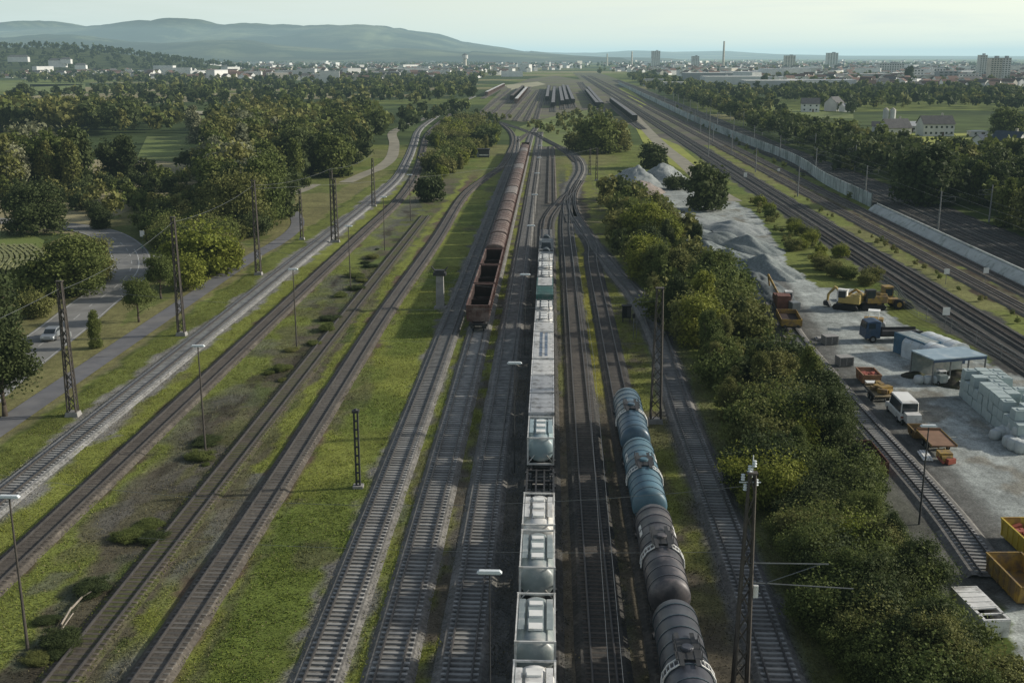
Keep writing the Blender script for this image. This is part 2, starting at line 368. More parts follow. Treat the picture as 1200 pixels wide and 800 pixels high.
# meadows and fields one can make out
def patch(name,poly,m,z): 
    o=MB().add([(x,y,z) for x,y in poly],[tuple(range(len(poly)))]).build(name,m); o['kind']='structure'; return o
M_mead=mat('meadow_grass',(.27,.29,.045),.95,.3,.02,c2=(.2,.22,.04),c2amt=.5,c2scale=.03,detail=8)
M_mead2=mat('dull_meadow',(.14,.18,.04),.95,.3,.02,c2=(.12,.14,.04),c2amt=.5,c2scale=.03,detail=8)
M_stub=mat('pale_stubble',(.33,.31,.20),.95,.25,.02,detail=8)
M_track_dirt=mat('gravel_track',(.26,.24,.18),.95,.3,.2)
for q,mm in (([(1008,155),(1050,157),(1140,156),(1146,163),(1136,170),(1090,174),(1040,170),(1016,166)],M_mead),
          ([(1130,178),(1200,176),(1260,176),(1260,184),(1180,184),(1132,182)],M_mead),
          ([(1090,176),(1140,177),(1140,180),(1085,180)],M_stub),
          ([(0,97),(100,98),(100,108),(40,110),(0,107)],M_mead2),
          ([(95,100),(100,99),(35,99),(35,102)],M_stub),
          ([(150,131),(400,129),(400,135),(180,136)],M_stub),
          ([(170,133),(420,135),(420,142),(300,144),(170,140)],M_mead2),
          ([(172,160),(232,158),(236,178),(205,190),(160,186)],M_mead2),
          ([(1060,106),(1150,108),(1150,112),(1060,110)],M_mead2),
          ([(920,128),(960,131),(1000,134),(1000,139),(930,138)],M_mead2),
          ([(590,100),(630,96),(640,99),(600,106)],M_stub),
          ([(725,103),(735,103),(760,122),(752,126)],M_mead),
          ([(600,160),(606,150),(622,144),(655,135),(690,129),(712,131),(738,152),(704,173),(640,172),(608,170)],M_mead2),
          ([(745,150),(795,170),(850,215),(815,208),(760,180)],M_mead)):
    patch('meadow',[G(*p) for p in q],mm,.03)
# vineyard rows on the left edge: plough strips with real low rows
o=patch('field',[G(*p) for p in [(-60,268),(30,272),(52,282),(44,306),(30,330),(-80,338)]],M_mead2,.05)
# ------------------------------------------------------------------ roads
ROAD=catmull([G(*p) for p in [(-60,492),(-10,448),(40,410),(75,384),(108,357),(136,336),(153,316),(151,296),(134,280),(108,270),(66,264),(0,259),(-60,256)]],1.5)
strip('road',ROAD,7.2,M_asph,.075)
SIDE=catmull([G(*p) for p in [(150,305),(176,303),(200,300),(235,296)]],1.5)
strip('road_branch',SIDE,5.0,M_asph,.071)
def dashes(name,pts,w,on,off,z,m=M_paint):
    mb=MB(); acc=0; a=None
    L=offset_line(pts,-w/2);Rr=offset_line(pts,w/2)
    for i in range(len(pts)-1):
        d=math.hypot(pts[i+1][0]-pts[i][0],pts[i+1][1]-pts[i][1])
        if acc%(on+off)<on or off==0: mb.add([(*L[i],z),(*Rr[i],z),(*Rr[i+1],z),(*L[i+1],z)],[(0,1,2,3)])
        acc+=d
    o=mb.build(name,m); o['kind']='structure'; return o
dashes('road_markings',ROAD,.16,3,4.5,.080); dashes('road_edge_markings',offset_line(ROAD,3.3),.16,1,0,.080); dashes('road_edge_markings',offset_line(ROAD,-3.3),.16,1,0,.080)
dashes('turning_lane_markings',offset_line([p for p in ROAD if 175<p[1]<215 and p[0]<-60],1.3),.2,1,0,.082)
strip('path',PATH,3.0,M_path,.075)
strip('dirt_path',pxline([(300,236),(324,232),(352,224),(370,216)]),3.5,M_track_dirt,.05)
strip('dirt_path',pxline([(405,214),(430,203),(446,196),(459,184),(462,168),(460,156),(472,149),(500,138)]),4.5,M_track_dirt,.05)
strip('dirt_path',pxline([(0,262),(-30,264),(-80,262)]),4.0,M_track_dirt,.05)
strip('dirt_path',pxline([(858,236),(836,222),(800,190),(770,165),(735,128),(715,110)],6),5.5,M_track_dirt,.05)
# yard wheel tracks are one pale sheet with darker tyre lanes
M_tyre=mat('yard_dust',(.30,.295,.275),.95,.3,.3,c2=(.22,.215,.2),c2amt=.5,c2scale=.12,detail=8)
#strip('yard_lane',pxline([(1230,690),(1170,590),(1090,500),(1020,430),(960,375),(915,310),(885,275),(855,245)]),9,M_tyre,.055)
# ------------------------------------------------------------------ tracks
def sweep(pts, prof):
    # prof: list of (offset, z) from left to right, swept along pts
    mb=MB(); n=len(pts); rows=[offset_line(pts,o) for o,z in prof]; k=len(prof)
    vs=[(rows[j][i][0],rows[j][i][1],prof[j][1]) for i in range(n) for j in range(k)]
    fs=[(i*k+j,i*k+j+1,(i+1)*k+j+1,(i+1)*k+j) for i in range(n-1) for j in range(k-1)]
    return mb.add(vs,fs)
SLEEP={}
def sleeper_mesh(m):
    if m.name not in SLEEP:
        mb=MB(); mb.box((0,0,.06),(2.5,.24,.12),taper=.94)
        mb.box((-.95,0,.13),(.36,.20,.02)); mb.box((.95,0,.13),(.36,.20,.02))
        SLEEP[m.name]=mb.mesh('sleeper',m)
    return SLEEP[m.name]
def along(pts, step):
    out=[]; acc=step
    for i in range(len(pts)-1):
        ax,ay=pts[i];bx,by=pts[i+1]; d=math.hypot(bx-ax,by-ay); 
        while acc<=d:
            t=acc/d; out.append((ax+(bx-ax)*t,ay+(by-ay)*t,math.atan2(by-ay,bx-ax))); acc+=step
        acc-=d
    return out
NTR=[0]
def track(pts, label, bal, bw=3.4, slee=None, nsingle=0, smax=260, bz=.16, group='railway tracks of the freight yard', simple=False, bury=False):
    o0=empty('railway_track',(0,0,0),0,label,'railway track',group)
    hb=bw/2; NTR[0]+=1; bz+=(NTR[0]*4%9)*.007
    inn=bz-.03 if not bury else bz+.055
    sweep(pts,[(-hb-.4,-.02),(-hb,bz+.05),(-1.12,bz+.065),(-.92,inn),(.92,inn),(1.12,bz+.065),(hb,bz+.05),(hb+.4,-.02)]).build('ballast_bed',bal,o0)
    zt=bz+.07
    for sgn in (-1,1):
        c=sgn*.7535; z0=zt+.03
        sweep(pts,[(c-.075,z0-.03),(c-.075,z0),(c-.03,z0+.02),(c-.04,z0+.15),(c+.04,z0+.15),(c+.03,z0+.02),(c+.075,z0),(c+.075,z0-.03)]).build('rail',M_rust,o0)
    if slee is not None:
        A=[a for a in along(pts,.62) if a[1]>46]
        n=0; mb=MB()
        sm=sleeper_mesh(slee)
        for (x,y,an) in A:
            if y>smax: continue
            if n<nsingle:
                s=bpy.data.objects.new('sleeper',sm); link(s,o0); s.location=(x,y,bz-.05+random.uniform(-.012,.008)); s.rotation_euler=(0,0,an-math.pi/2+random.uniform(-.012,.012)); n+=1
            else: mb.box((x,y,bz+.01),(2.5,.24,.12),rz=an-math.pi/2)
        if mb.v:
            s=mb.build('sleeper_row',slee,o0); s['kind']='stuff'
    return o0
def sl(s,y0=40,y1=330,st=4): return [P(s,y) for y in np.arange(y0,y1+.1,st)]
def join(a,b): return catmull(a+b,3.0)
def thin(pts,k): return pts[::k]+[pts[-1]]
T1=catmull([P(-47.1,y) for y in (40,90,140,190,240,287)]+[G(*p) for p in [(464,210),(478,186),(485,168),(490,154),(502,143),(530,125),(556,113)]],3)
track(T1,'pale grey ballasted track, first to the right of the grey footpath',B_light,2.9,M_sleeper,100,300)
T2=catmull([P(-40.2,y) for y in (40,90,140,190,240,290)]+[G(*p) for p in [(484,210),(492,190),(496,172),(502,156),(520,140),(545,122)]],3)
track(T2,'dark brown track between two narrow grass strips, second from the left',B_brown,2.45,M_sleeper_wood,100,200,bury=True)
T3=catmull([P(-29.7,y) for y in (40,90,140,190,230,262)],3)
track(T3,'overgrown track half buried in brambles and soil',B_weed,2.3,M_sleeper_wood,100,200,bz=.10,bury=True)
T4=catmull([P(-24.5,40),P(-24.2,84),P(-24.3,120),P(-24.4,160),P(-23.6,226),P(-23.6,300)]+[G(*p) for p in [(570,208),(588,195),(598,178),(602,165),(597,153),(582,141),(572,132)]],3)
track(T4,'brown weathered track that curves towards the brown hopper train, beside wide bright grass',B_brown,2.35,M_sleeper_old,100,260,bury=True)
T5=catmull([P(-14.0,y) for y in (40,100,160,220,280,340,400,440)]+[G(606,160)],3)
track(T5,'grey track left of the hopper train, running in its shadow',B_grey,2.65,M_sleeper,100,300)
T6=catmull([P(-9.7,y) for y in (40,100,160,220,280,340,400,440)]+[G(622,160),G(628,150)],3)
track(T6,'grey track on which the brown hopper train stands',B_grey,2.65,M_sleeper,100,300)
T7=catmull([P(-5.3,y) for y in (40,100,160,220,280,340,400,470)]+[G(633,155)],3)
track(T7,'grey track directly left of the container train and its lamp posts',B_grey,2.7,M_sleeper,100,300)
T8=catmull([P(-.64,y) for y in (40,100,160,205,225)]+[G(641,262),G(648,248),G(658,236),G(667,228)],3)
track(T8,'track under the long container train',B_dark,2.9,M_sleeper,100,240)
T8b=catmull([P(.3,y) for y in (285,340,400,470)],4)
track(T8b,'abandoned brown track bed in the meadow above the crossing switches',B_brown,2.4)
T9=catmull([P(3.6,y) for y in (40,80,120,160,200,240)]+[G(664,247),G(665,236)],3)
track(T9,'dark track directly right of the container train',B_dark,2.8,M_sleeper_wood,100,200,bury=True)
T10=catmull([P(8.0,y) for y in (40,80,120,160,200)]+[G(694,290),G(686,276)],3)
track(T10,'dark soil covered track on which the tank wagons stand',B_dark,2.5,M_sleeper_wood,100,200,bz=.1,bury=True)
track(T11,'grey track sweeping in an S curve past the tank wagons',B_grey,2.5,M_sleeper,100,260)
track(T12,'siding along the ballast heaps and the storage yard, ending at the yellow skips',B_grey,2.9,M_sleeper,100,260)
def right_line(s, pp): return catmull([P(s,y) for y in (60,120,180,240,300,400,600,900,1400,2200)],9)
for s,px,lab in ((58.6,[(832,173),(782,140),(742,110),(705,90)],'near track of the double main line beside the yard fence'),
             (63.0,[(846,173),(795,140),(752,110),(710,90)],'far track of the double main line beside the yard fence'),
             (71.5,[(868,173),(812,140),(764,110),(716,90)],'third track from the yard fence, with weedy edges'),
             (77.0,[(886,173),(826,140),(774,110),(720,90)],'track closest to the pale retaining bank')):
    track(right_line(s,px),lab,B_dark if s<70 else B_brown,3.0,M_sleeper_wood if s<70 else None,0,240)
for s,lab in ((88,'near track of the shaded line behind the noise wall'),(92.6,'middle track of the shaded line behind the noise wall'),(97.2,'far track of the shaded line under the trees')):
    track(catmull([P(s,y) for y in (100,160,220,300,380,430)]+[P(s+2,560),P(s+4,760),P(s+6,1100),P(s+10,1800)],8),lab,B_dark,3.4)
# switch connections around the S curve
for pp,lab in (([(700,296),(688,274),(676,255),(671,240),(672,226),(680,212)],'curved connecting track on the outer side of the double switch'),
           ([(641,268),(643,256),(650,246),(660,236),(672,222)],'short connecting track leaving the head of the container train'),
           ([(604,168),(622,156),(640,165),(660,176),(676,190)],'curved lead track into the far yard'),
           ([(668,262),(664,250),(664,238),(668,228)],'switch track joining at the narrow throat')):
    track(pxline(pp,3),lab,B_brown,2.2)
# fan of tracks in the far yard
ROWS=[((648,127),(650,102)),((659,124.5),(655.5,103)),((664.5,123),(659.5,102)),((671.5,122.5),(663.5,101)),((641,119),(643.5,101.5)),
      ((605,122),(620,103)),((599.5,118),(614.5,103)),((570,113),(590.5,102)),
      ((705,127),(682,97.5)),((700,127),(678,97.5)),((744,144),(716,121))]
for i,(a,b) in enumerate(ROWS):
    A,B=Vector(G(*a)),Vector(G(*b)); d=(B-A).normalized()
    track([tuple(A-d*60),tuple(A+d*200),tuple(B+d*40)],'brown far yard track under the '+['first','second','third','fourth','fifth','sixth','seventh','eighth','ninth','tenth','eleventh'][i]+' rank of parked wagons',B_brown if i%2 else B_dark,4.2)
M_fary=mat('far_yard_gravel',(.13,.11,.085),.95,.45,.03,c2=(.11,.12,.045),c2amt=.7,c2scale=.015)
patch('far_yard_ground',[G(*p) for p in [(560,133),(585,140),(612,143),(640,139),(672,130),(712,129),(722,122),(688,95),(650,89),(622,92),(590,103)]],M_fary,.02)
patch('main_line_ground',[P(45,478),P(101,478),P(104,800),P(110,1500),P(110,2600),P(50,2600),P(46,1200),P(44,800)],mat('main_line_gravel',(.09,.078,.062),.95,.4,.05,c2=(.10,.115,.04),c2amt=.6,c2scale=.02),.01)
for k,(a,b) in enumerate((((560,136),(598,104)),((572,139),(606,104)),((590,140),(622,106)),((603,142),(630,106)),((616,142),(634,106)),((628,140),(638,106)))):
    track([G(*a),G((a[0]+b[0])/2,(a[1]+b[1])/2),G(*b)],'empty brown far yard track, '+['first','second','third','fourth','fifth','sixth'][k]+' from the left',B_brown,3.2)
# ------------------------------------------------------------------ trees
def crown_np(rx,rz,nlobes,nleaf,leaf,seed,shape='round',core=True,h0=1.2):
    """leaf clusters spread over lobes; returns verts, quads"""
    r=np.random.default_rng(seed); lobes=[]
    for k in range(nlobes):
        a=r.uniform(0,2*math.pi); u=r.uniform(-.75,1.0); q=math.sqrt(max(0,1-u*u))*r.uniform(.35,.8)
        if shape=='tall': q*=.75
        if shape=='bush': u=r.uniform(-.5,.7)
        if u<-.2 and shape!='bush': q*=.8
        c=np.array((math.cos(a)*q*rx,math.sin(a)*q*rx,h0+rz+u*rz*.72)); 
        lr=rx*r.uniform(.18,.46)*(1-.25*max(0,u)); lobes.append((c,lr))
    lobes.append((np.array((0,0,h0+rz)),rx*.55))
    if h0<1:
        for k in range(8):
            a=k*.785+r.uniform(-.3,.3); q=rx*r.uniform(.35,.6); lobes.append((np.array((math.cos(a)*q,math.sin(a)*q,h0+rx*.3)),rx*r.uniform(.26,.36)))
    _=0
    w=np.array([l[1]**2 for l in lobes]); idx=r.choice(len(lobes),nleaf,p=w/w.sum())
    C=np.array([l[0] for l in lobes])[idx]; LR=np.array([l[1] for l in lobes])[idx]
    d=r.normal(size=(nleaf,3)); d/=np.linalg.norm(d,axis=1,keepdims=True)
    rad=LR*(r.uniform(.45,1.0,nleaf)**.5)*(1+.24*r.normal(size=nleaf))
    pos=C+d*rad[:,None]*np.array((1,1,rz/rx*.8 if rz<rx*1.4 else 1.05))
    wisp=r.random(nleaf)<.16; k2=wisp.sum(); pos[wisp]=C[wisp]+d[wisp]*(LR[wisp]*r.uniform(1.0,1.45,k2))[:,None]*np.array((.8,.8,1.25))
    pos[:,2]=np.maximum(pos[:,2],h0*.5+.1)
    out=pos-np.array((0,0,h0+rz*.7)); out/=np.linalg.norm(out,axis=1,keepdims=True)+1e-6
    nrm=out*.6+d*.35+r.normal(size=(nleaf,3))*.8; nrm/=np.linalg.norm(nrm,axis=1,keepdims=True)
    t=np.cross(nrm,r.normal(size=(nleaf,3))); t/=np.linalg.norm(t,axis=1,keepdims=True)+1e-6
    b=np.cross(nrm,t); s=(leaf*r.uniform(.6,1.4,nleaf))[:,None]
    V=np.stack([pos-t*s-b*s*.5,pos+t*s*.3-b*s,pos+t*s+b*s*.5,pos-t*s*.3+b*s],1).reshape(-1,3)
    Q=np.arange(nleaf*4).reshape(-1,4)
    if core:
        vs=[];qs=[];b0=len(V)
        for c,lr in lobes:
            n,m=7,5
            for j in range(m):
                ph=math.pi*(j+.5)/m
                for i in range(n):
                    th=2*math.pi*i/n; rr=lr*.55*r.uniform(.7,1.1)
                    vs.append((c[0]+math.sin(ph)*math.cos(th)*rr,c[1]+math.sin(ph)*math.sin(th)*rr,max(h0*.5,c[2]+math.cos(ph)*rr)))
            o=b0+len(vs)-n*m
            for j in range(m-1):
                for i in range(n): qs.append((o+j*n+i,o+(j+1)*n+i,o+(j+1)*n+(i+1)%n,o+j*n+(i+1)%n))
        V=np.concatenate([V,np.array(vs)]); Q=np.concatenate([Q,np.array(qs)])
    return V,Q
def trunk_mesh(name,h,r,seed,limbs=5,spread=.5):
    q=random.Random(seed); mb=MB(); p=Vector((0,0,-.2)); pts=[p]
    for k in range(3):
        p=p+Vector((q.uniform(-.12,.12),q.uniform(-.12,.12),h/3)); pts.append(p)
    rr=[r*1.25,r*.9,r*.72,r*.45]
    for k in range(3): mb.bar(pts[k],pts[k+1],rr[k],8,rr[k+1])
    for k in range(limbs):
        a=q.uniform(0,6.28); s=pts[1].lerp(pts[3],q.uniform(.2,.9)); e=s+Vector((math.cos(a)*h*spread,math.sin(a)*h*spread,h*q.uniform(.3,.7)))
        mb.bar(s,e,r*.38,5,r*.12)
    return mb.mesh(name,BARK,True)
# prototypes: (half width, half height, trunk height) in metres, built once, shared by copies
PROTO={}
def proto(shape,lod):
    k=(shape,lod)
    if k in PROTO: return PROTO[k]
    out=[]
    nl={0:26000,1:12000,2:4000}[lod]; lf={0:.085,1:.125,2:.23}[lod]
    for v in range(4 if lod<2 else 3):
        sd=hash((shape=='round',shape=='tall',shape=='bush',lod,v))%9999+v*31
        if shape=='street': V,Q=crown_np(4.0,3.6,22,nl,lf,100+v*7+lod*50,h0=2.2); tr=(4.2,.26)
        elif shape=='round': V,Q=crown_np(4.1,4.3,30,nl,lf,100+v*7+lod*50,'round',h0=.3); tr=(4.2,.26)
        elif shape=='tall': V,Q=crown_np(3.1,6.0,34,nl,lf,300+v*7+lod*50,'tall',h0=.4); tr=(5.5,.25)
        else: V,Q=crown_np(3.2,2.1,18,int(nl*.75),lf*.9,500+v*7+lod*50,'bush',h0=.2); tr=(1.6,.12)
        out.append((V,Q,trunk_mesh('trunk',tr[0],tr[1],v,6)))
    PROTO[k]=out; return out
CM={}
def crown_mesh(shape,lod,v,tone):
    k=(shape,lod,v,tone)
    if k not in CM:
        V,Q,_=proto(shape,lod)[v]; CM[k]=np_mesh('crown',V,Q,LEAF[tone])
    return CM[k]
HT={'street':9.4,'round':.3+8.6,'tall':.4+12.0,'bush':.2+4.2}; WD={'round':4.2,'tall':3.2,'bush':3.4}
TREES=[]   # (size on view, x, y, height, width factor, shape, tone, label, group, name, cat)
def plant(x,y,h,tone,shape,label,group,name='tree',cat='tree',w=1.0,force=False):
    d=math.hypot(x,y); TREES.append(((1e9 if force else 0)+h/d,x,y,h,w,shape,tone,label,group,name,cat))
def grow(t,lod):
    _,x,y,h,w,shape,tone,label,group,name,cat=t
    pr=proto(shape,lod); v=random.randrange(len(pr)); s=h/HT[shape]
    o=empty(name,(x,y,0),random.uniform(0,6.28),label,cat,group)
    for nm,me in (('trunk',pr[v][2]),('crown',crown_mesh(shape,lod,v,tone))):
        c=bpy.data.objects.new(nm,me); link(c,o); kw=random.uniform(.7,1.3) if cat=='bramble' else random.uniform(.88,1.12)
        c.scale=(s*w,s*w*kw,s*(random.uniform(.35,.8) if cat=='bramble' else 1))
    return o
def scatter(poly,spacing,fn,seed=0,inset=0,jit=.5):
    r=random.Random(seed); xs=[p[0] for p in poly]; ys=[p[1] for p in poly]
    x=min(xs)
    while x<max(xs):
        y=min(ys)
        while y<max(ys):
            px,py=x+r.uniform(-jit,jit)*spacing,y+r.uniform(-jit,jit)*spacing
            if in_poly(np.array([px]),np.array([py]),poly)[0]: fn(px,py,r)
            y+=spacing
        x+=spacing
def PX(*pp): return [G(*p) for p in pp]
def clear_of(x,y):
    for L,w in ((ROAD,6),(PATH,3.4),(SIDE,4.5)):
        for p in L[::3]:
            if abs(p[0]-x)<w+2 and abs(p[1]-y)<w+2 and math.hypot(p[0]-x,p[1]-y)<w: return False
    return True
# singled-out trees, placed at the foot seen in the photograph: foot px, crown top px -> height
def tall_at(fx,fy,ty):
    x,y=G(fx,fy); v=ty-400; t=y/(CT-v*math.sin(TH)); return x,y,H-t*(ST+v*math.cos(TH))
def spot(fx,fy,ty,tone,shape,label,w=1.0,name='tree',cat='tree'):
    x,y,h=tall_at(fx,fy,ty); plant(x,y,max(h,1.0),tone,shape,label,None,name,cat,w,True)
spot(6,488,383,'dark','street','dark round tree at the left edge beside the footpath, lowest of them')
spot(-14,410,308,'dark','round','dark tree cut by the left edge above the road and the silver car',1.1)
spot(163,377,326,'mid','street','small round street tree on the dry verge between road and footpath',.95)
spot(189,350,298,'mid','street','small street tree nearest the road bend, behind the other verge tree',.9)
spot(113,408,357,'mid','tall','slim young tree with a dense bushy foot on the verge near the car',.9)
spot(60,348,292,'mid','bush','leafy bush at the inner side of the road bend',1.1,'bush','bush')
spot(92,345,272,'mid','round','broad tree inside the road bend, hiding the vineyard rows',1.25)
spot(112,330,275,'olive','round','olive tree on the inner edge of the road bend',1.1)
spot(40,372,340,'olive','bush','pale green bush below the vineyard rows at the left edge',1.0,'bush','bush')
spot(42,274,208,'dark','round','large dark round tree standing alone above the vineyard rows',1.35)
spot(118,268,240,'dark','round','dark low tree beside the upper road',1.3)
spot(235,322,262,'yellow','bush','yellow green bush at the foot of the wood, largest of the sunny ones',1.15,'bush','bush')
spot(262,318,282,'yellow','bush','yellow green bush on the dry bank right of the largest sunny bush',1.1,'bush','bush')
spot(222,338,298,'yellow','bush','yellow green bush closest to the tall mast by the path',1.0,'bush','bush')
spot(250,305,268,'olive','bush','olive bush between the sunny bushes and the dark wood',1.1,'bush','bush')
spot(828,246,189,'dark','round','big dark round tree standing on the gravel yard beside the ballast heaps',1.25)
spot(766,197,166,'dark','round','dark bushy tree beside the upper end of the gravel yard',1.45)
spot(700,180,132,'mid','round','tall broad darker tree in the meadow before the far yard, left of its pair',1.3)
spot(722,178,138,'olive','round','lighter broad tree in the meadow right of its darker neighbour',1.2)
spot(682,176,152,'olive','bush','low bush at the left foot of the broad meadow trees',1.3,'bush','bush')
spot(792,222,205,'dark','bush','dark bush in front of the pale heaps at the top of the yard',1.4,'bush','bush')
spot(505,236,204,'dark','bush','almost black dense bush between the two left tracks and the S shaped track',1.0,'bush','bush')
spot(567,172,150,'dark','bush','dark bush beside the little hut above the track bend',1.3,'bush','bush')
spot(230,168,120,'pale','tall','pale grey green willow rising from the meadow on the left',1.2)
spot(1080,240,165,'dark','round','dark rounded tree by the white bungalow with the flat roof',1.2)
spot(1180,160,125,'mid','round','big green tree at the right edge behind the blue roofed house',1.5)
spot(1065,100,74,'dark','tall','tall dark conifer like tree in the town, in front of the white blocks',1.0)
spot(28,120,96,'dark','round','dark tree standing in the pale field at the upper left',1.4)
# hedge strip between the S curve track and the storage yard
STRIP=PX((705,228),(748,232),(785,268),(822,306),(850,340),(872,385),(930,430),(984,490),(996,530),(1046,612),(1086,690),(1112,752),(1170,830),(1215,900),(1080,900),(1010,800),(950,690),(884,580),(852,500),(800,425),(752,345),(720,290),(700,250))
def f(x,y,r):
    n=float(fbm(np.array([x/14]),np.array([y/22]),77,3)[0]); 
    if y>250 and r.random()<.2: return
    tone=r.choices(['mid','olive','yellow','dark'],[.34,.30,.24 if n>.5 else .08,.14] if y>135 else [.40,.18,.06 if n>.5 else .02,.42])[0]
    sh=r.choice(['bush','tall','tall','bush','round'])
    h=r.uniform(3.6,8.2)*(1 if sh!='bush' else .72)
    if n>.55: h*=1.2
    if y<98: h=min(h,5.4)*.92
    lab={'mid':'green bushy tree in the thicket between the S curve track and the storage yard','olive':'olive green bushy tree in the thicket between track and storage yard','yellow':'sunlit yellow green tree in the thicket beside the storage yard','dark':'dark shaded tree inside the thicket beside the storage yard'}[tone]
    plant(x,y,h,tone,sh,lab,{'mid':'green trees of the thicket','olive':'olive trees of the thicket','yellow':'yellow green trees of the thicket','dark':'dark trees of the thicket'}[tone],w={'round':1.15,'tall':1.0,'bush':1.1}[sh])
scatter(STRIP,3.65,f,3)
def f(x,y,r): plant(x,y,r.uniform(2.4,4.2),r.choice(['olive','mid','dark','dark','mid']),'bush','low bush filling the near end of the thicket by the lower edge','low bushes of the near thicket','bush','bush',1.15)
scatter(PX((884,575),(950,560),(1000,600),(1050,650),(1100,745),(1160,830),(1215,905),(1010,905),(985,800),(935,690)),2.9,f,31)

# scrub row between the storage yard and the main line
def f(x,y,r): plant(x,y,r.uniform(1.4,3.0),r.choice(['olive','mid','yellow','olive']),'bush','low scrub bush on the bank between storage yard and double main line','scrub along the yard bank','bush','bush')
scatter(PX((865,232),(892,238),(935,262),(985,300),(1030,335),(1012,340),(962,322),(925,298),(905,268)),4.2,f,5)
def f(x,y,r): plant(x,y,r.uniform(.8,1.9),r.choice(['olive','mid','yellow']),'bush','small weed bush between the pairs of main line tracks','weed bushes between the main line tracks','bush','bush')
scatter([P(66,120),P(69,120),P(69,300),P(66,300)],4.2,f,6)
def f(x,y,r): plant(x,y,r.uniform(1.5,3),r.choice(['dark','mid']),'bush','dark bush in front of the long noise wall','bushes along the noise wall','bush','bush')
scatter(PX((1008,248),(960,222),(900,192),(850,163),(780,126),(790,124),(850,157),(900,184),(960,214),(1015,243)),9,f,8)
# left wood
BURN=[]
WOODL=PX((216,300),(290,290),(330,262),(322,240),(318,222),(392,214),(430,192),(446,160),(440,142),(400,140),(300,143),(250,150),(240,178),(190,200),(120,212),(0,206),(-120,215),(-120,160),(0,158),(80,160),(160,160),(160,140),(0,140),(-160,140),(-200,262),(0,250),(60,244),(120,256),(160,274))
def px_of(x,y):
    v=(H*CT-y*ST)/(y*math.cos(TH)+H*math.sin(TH)); t=y/(CT-v*math.sin(TH)); return 600+x/t,400+v
CLEARING=PX((166,150),(236,150),(242,182),(214,206),(176,204),(150,190))
def f(x,y,r):
    n=float(fbm(np.array([x/40]),np.array([y/55]),55,3)[0])
    if not clear_of(x,y) or in_poly(np.array([x]),np.array([y]),CLEARING)[0]: return
    px,py=px_of(x,y)
    tones=['dark','mid','olive','yellow','pale']
    if px<90 and py<235: w_,h=[.12,.22,.5,.0,.16],r.uniform(14,19)
    elif px<165 and py<215: w_,h=[.75,.2,.05,0,0],r.uniform(13,17)
    elif px<248 and py>190: w_,h=[.3,.3,.35,.0,.05],r.uniform(5,8.5)
    elif px<165: w_,h=[.5,.3,.2,0,0],r.uniform(8,12)
    elif px<335 and py<255: w_,h=[.2,.2,.42,.0,.18],r.uniform(12,17)
    else: w_,h=[.4,.34,.18,0,.08],r.uniform(10,17)
    if y<235: h*=.75
    tone=r.choices(tones,w_)[0]; sh=r.choice(['round','round','tall'])
    lab={'dark':'dark green tree in the dense wood left of the tracks','mid':'green tree in the dense wood left of the tracks','olive':'olive sunlit tree in the wood left of the tracks','yellow':'yellowish tree in the wood left of the tracks','pale':'silvery pale tree in the wood left of the tracks'}[tone]
    plant(x,y,h,tone,sh,lab,lab.split(' in ')[0]+'s of the left wood',w=r.uniform(.85,1.2))
    if y<420 and r.random()<.3: plant(x+3,y-3,r.uniform(3.0,5.5),'dark' if n<.5 else 'mid','bush','undergrowth bush in the wood left of the tracks','undergrowth of the left wood','bush','bush')
scatter(WOODL,9.4,f,10)
def f(x,y,r):
    if clear_of(x,y): plant(x,y,r.uniform(4,6.5),r.choice(['mid','dark','mid','olive']),'bush','bush at the edge of the left wood above the dry bank','wood edge bushes','bush','bush')
scatter(PX((216,310),(262,300),(296,290),(322,262),(318,242),(326,236),(318,226),(300,225),(200,250),(170,285)),6.5,f,12)
# scrub between second left track and the S shaped track
def f(x,y,r): plant(x,y,r.uniform(3.0,6.5),r.choice(['olive','olive','yellow','mid']),r.choice(['bush','tall','bush']),'rough yellowish scrub bush above the curve of the brown track','scrub in the wedge between left tracks','bush','bush')
scatter(PX((504,224),(520,214),(552,192),(576,172),(582,152),(560,143),(530,141),(514,158),(504,190)),6.2,f,13)
# bramble clumps along the overgrown track
def f(x,y,r):
    if float(vn(x/5,y/9,44))<.45: return
    plant(x,y,r.uniform(.4,1.3),r.choice(['dark','mid','dark','olive']),'bush','low dark bramble clump beside the overgrown track','brambles along the overgrown track','bramble','bramble',1.9)
scatter([P(-34.5,62),P(-30.8,62),P(-30.8,225),P(-34,240)],2.6,f,14,jit=1.2)
# right wood beyond the shaded line
WOODR=[P(101,150),P(135,170),P(230,330),P(205,372),P(138,385),P(124,540),P(116,720),P(140,1100),P(118,1100),P(108,760),P(100,560),P(101,400),P(101,260)]
def f(x,y,r):
    tone=r.choices(['dark','mid','olive'],[.5,.35,.15])[0]
    lab={'dark':'dark tree in the wood right of the shaded railway line','mid':'green tree in the wood right of the shaded railway line','olive':'olive tree in the wood right of the shaded railway line'}[tone]
    plant(x,y,r.uniform(8.5,13),tone,r.choice(['round','round','tall']),lab,lab.split(' in ')[0]+'s of the right wood',w=1.05)
scatter(WOODR,7.6,f,15)
TREES.sort(key=lambda t:-t[0])
kinds={}; REST=[]
for t in TREES:
    c=t[10]; kinds[c]=kinds.get(c,0)+1
    if kinds[c]<=290:
        d=math.hypot(t[1],t[2]); grow(t,0 if d<115 else (1 if d<260 else 2))
    else: REST.append(t)
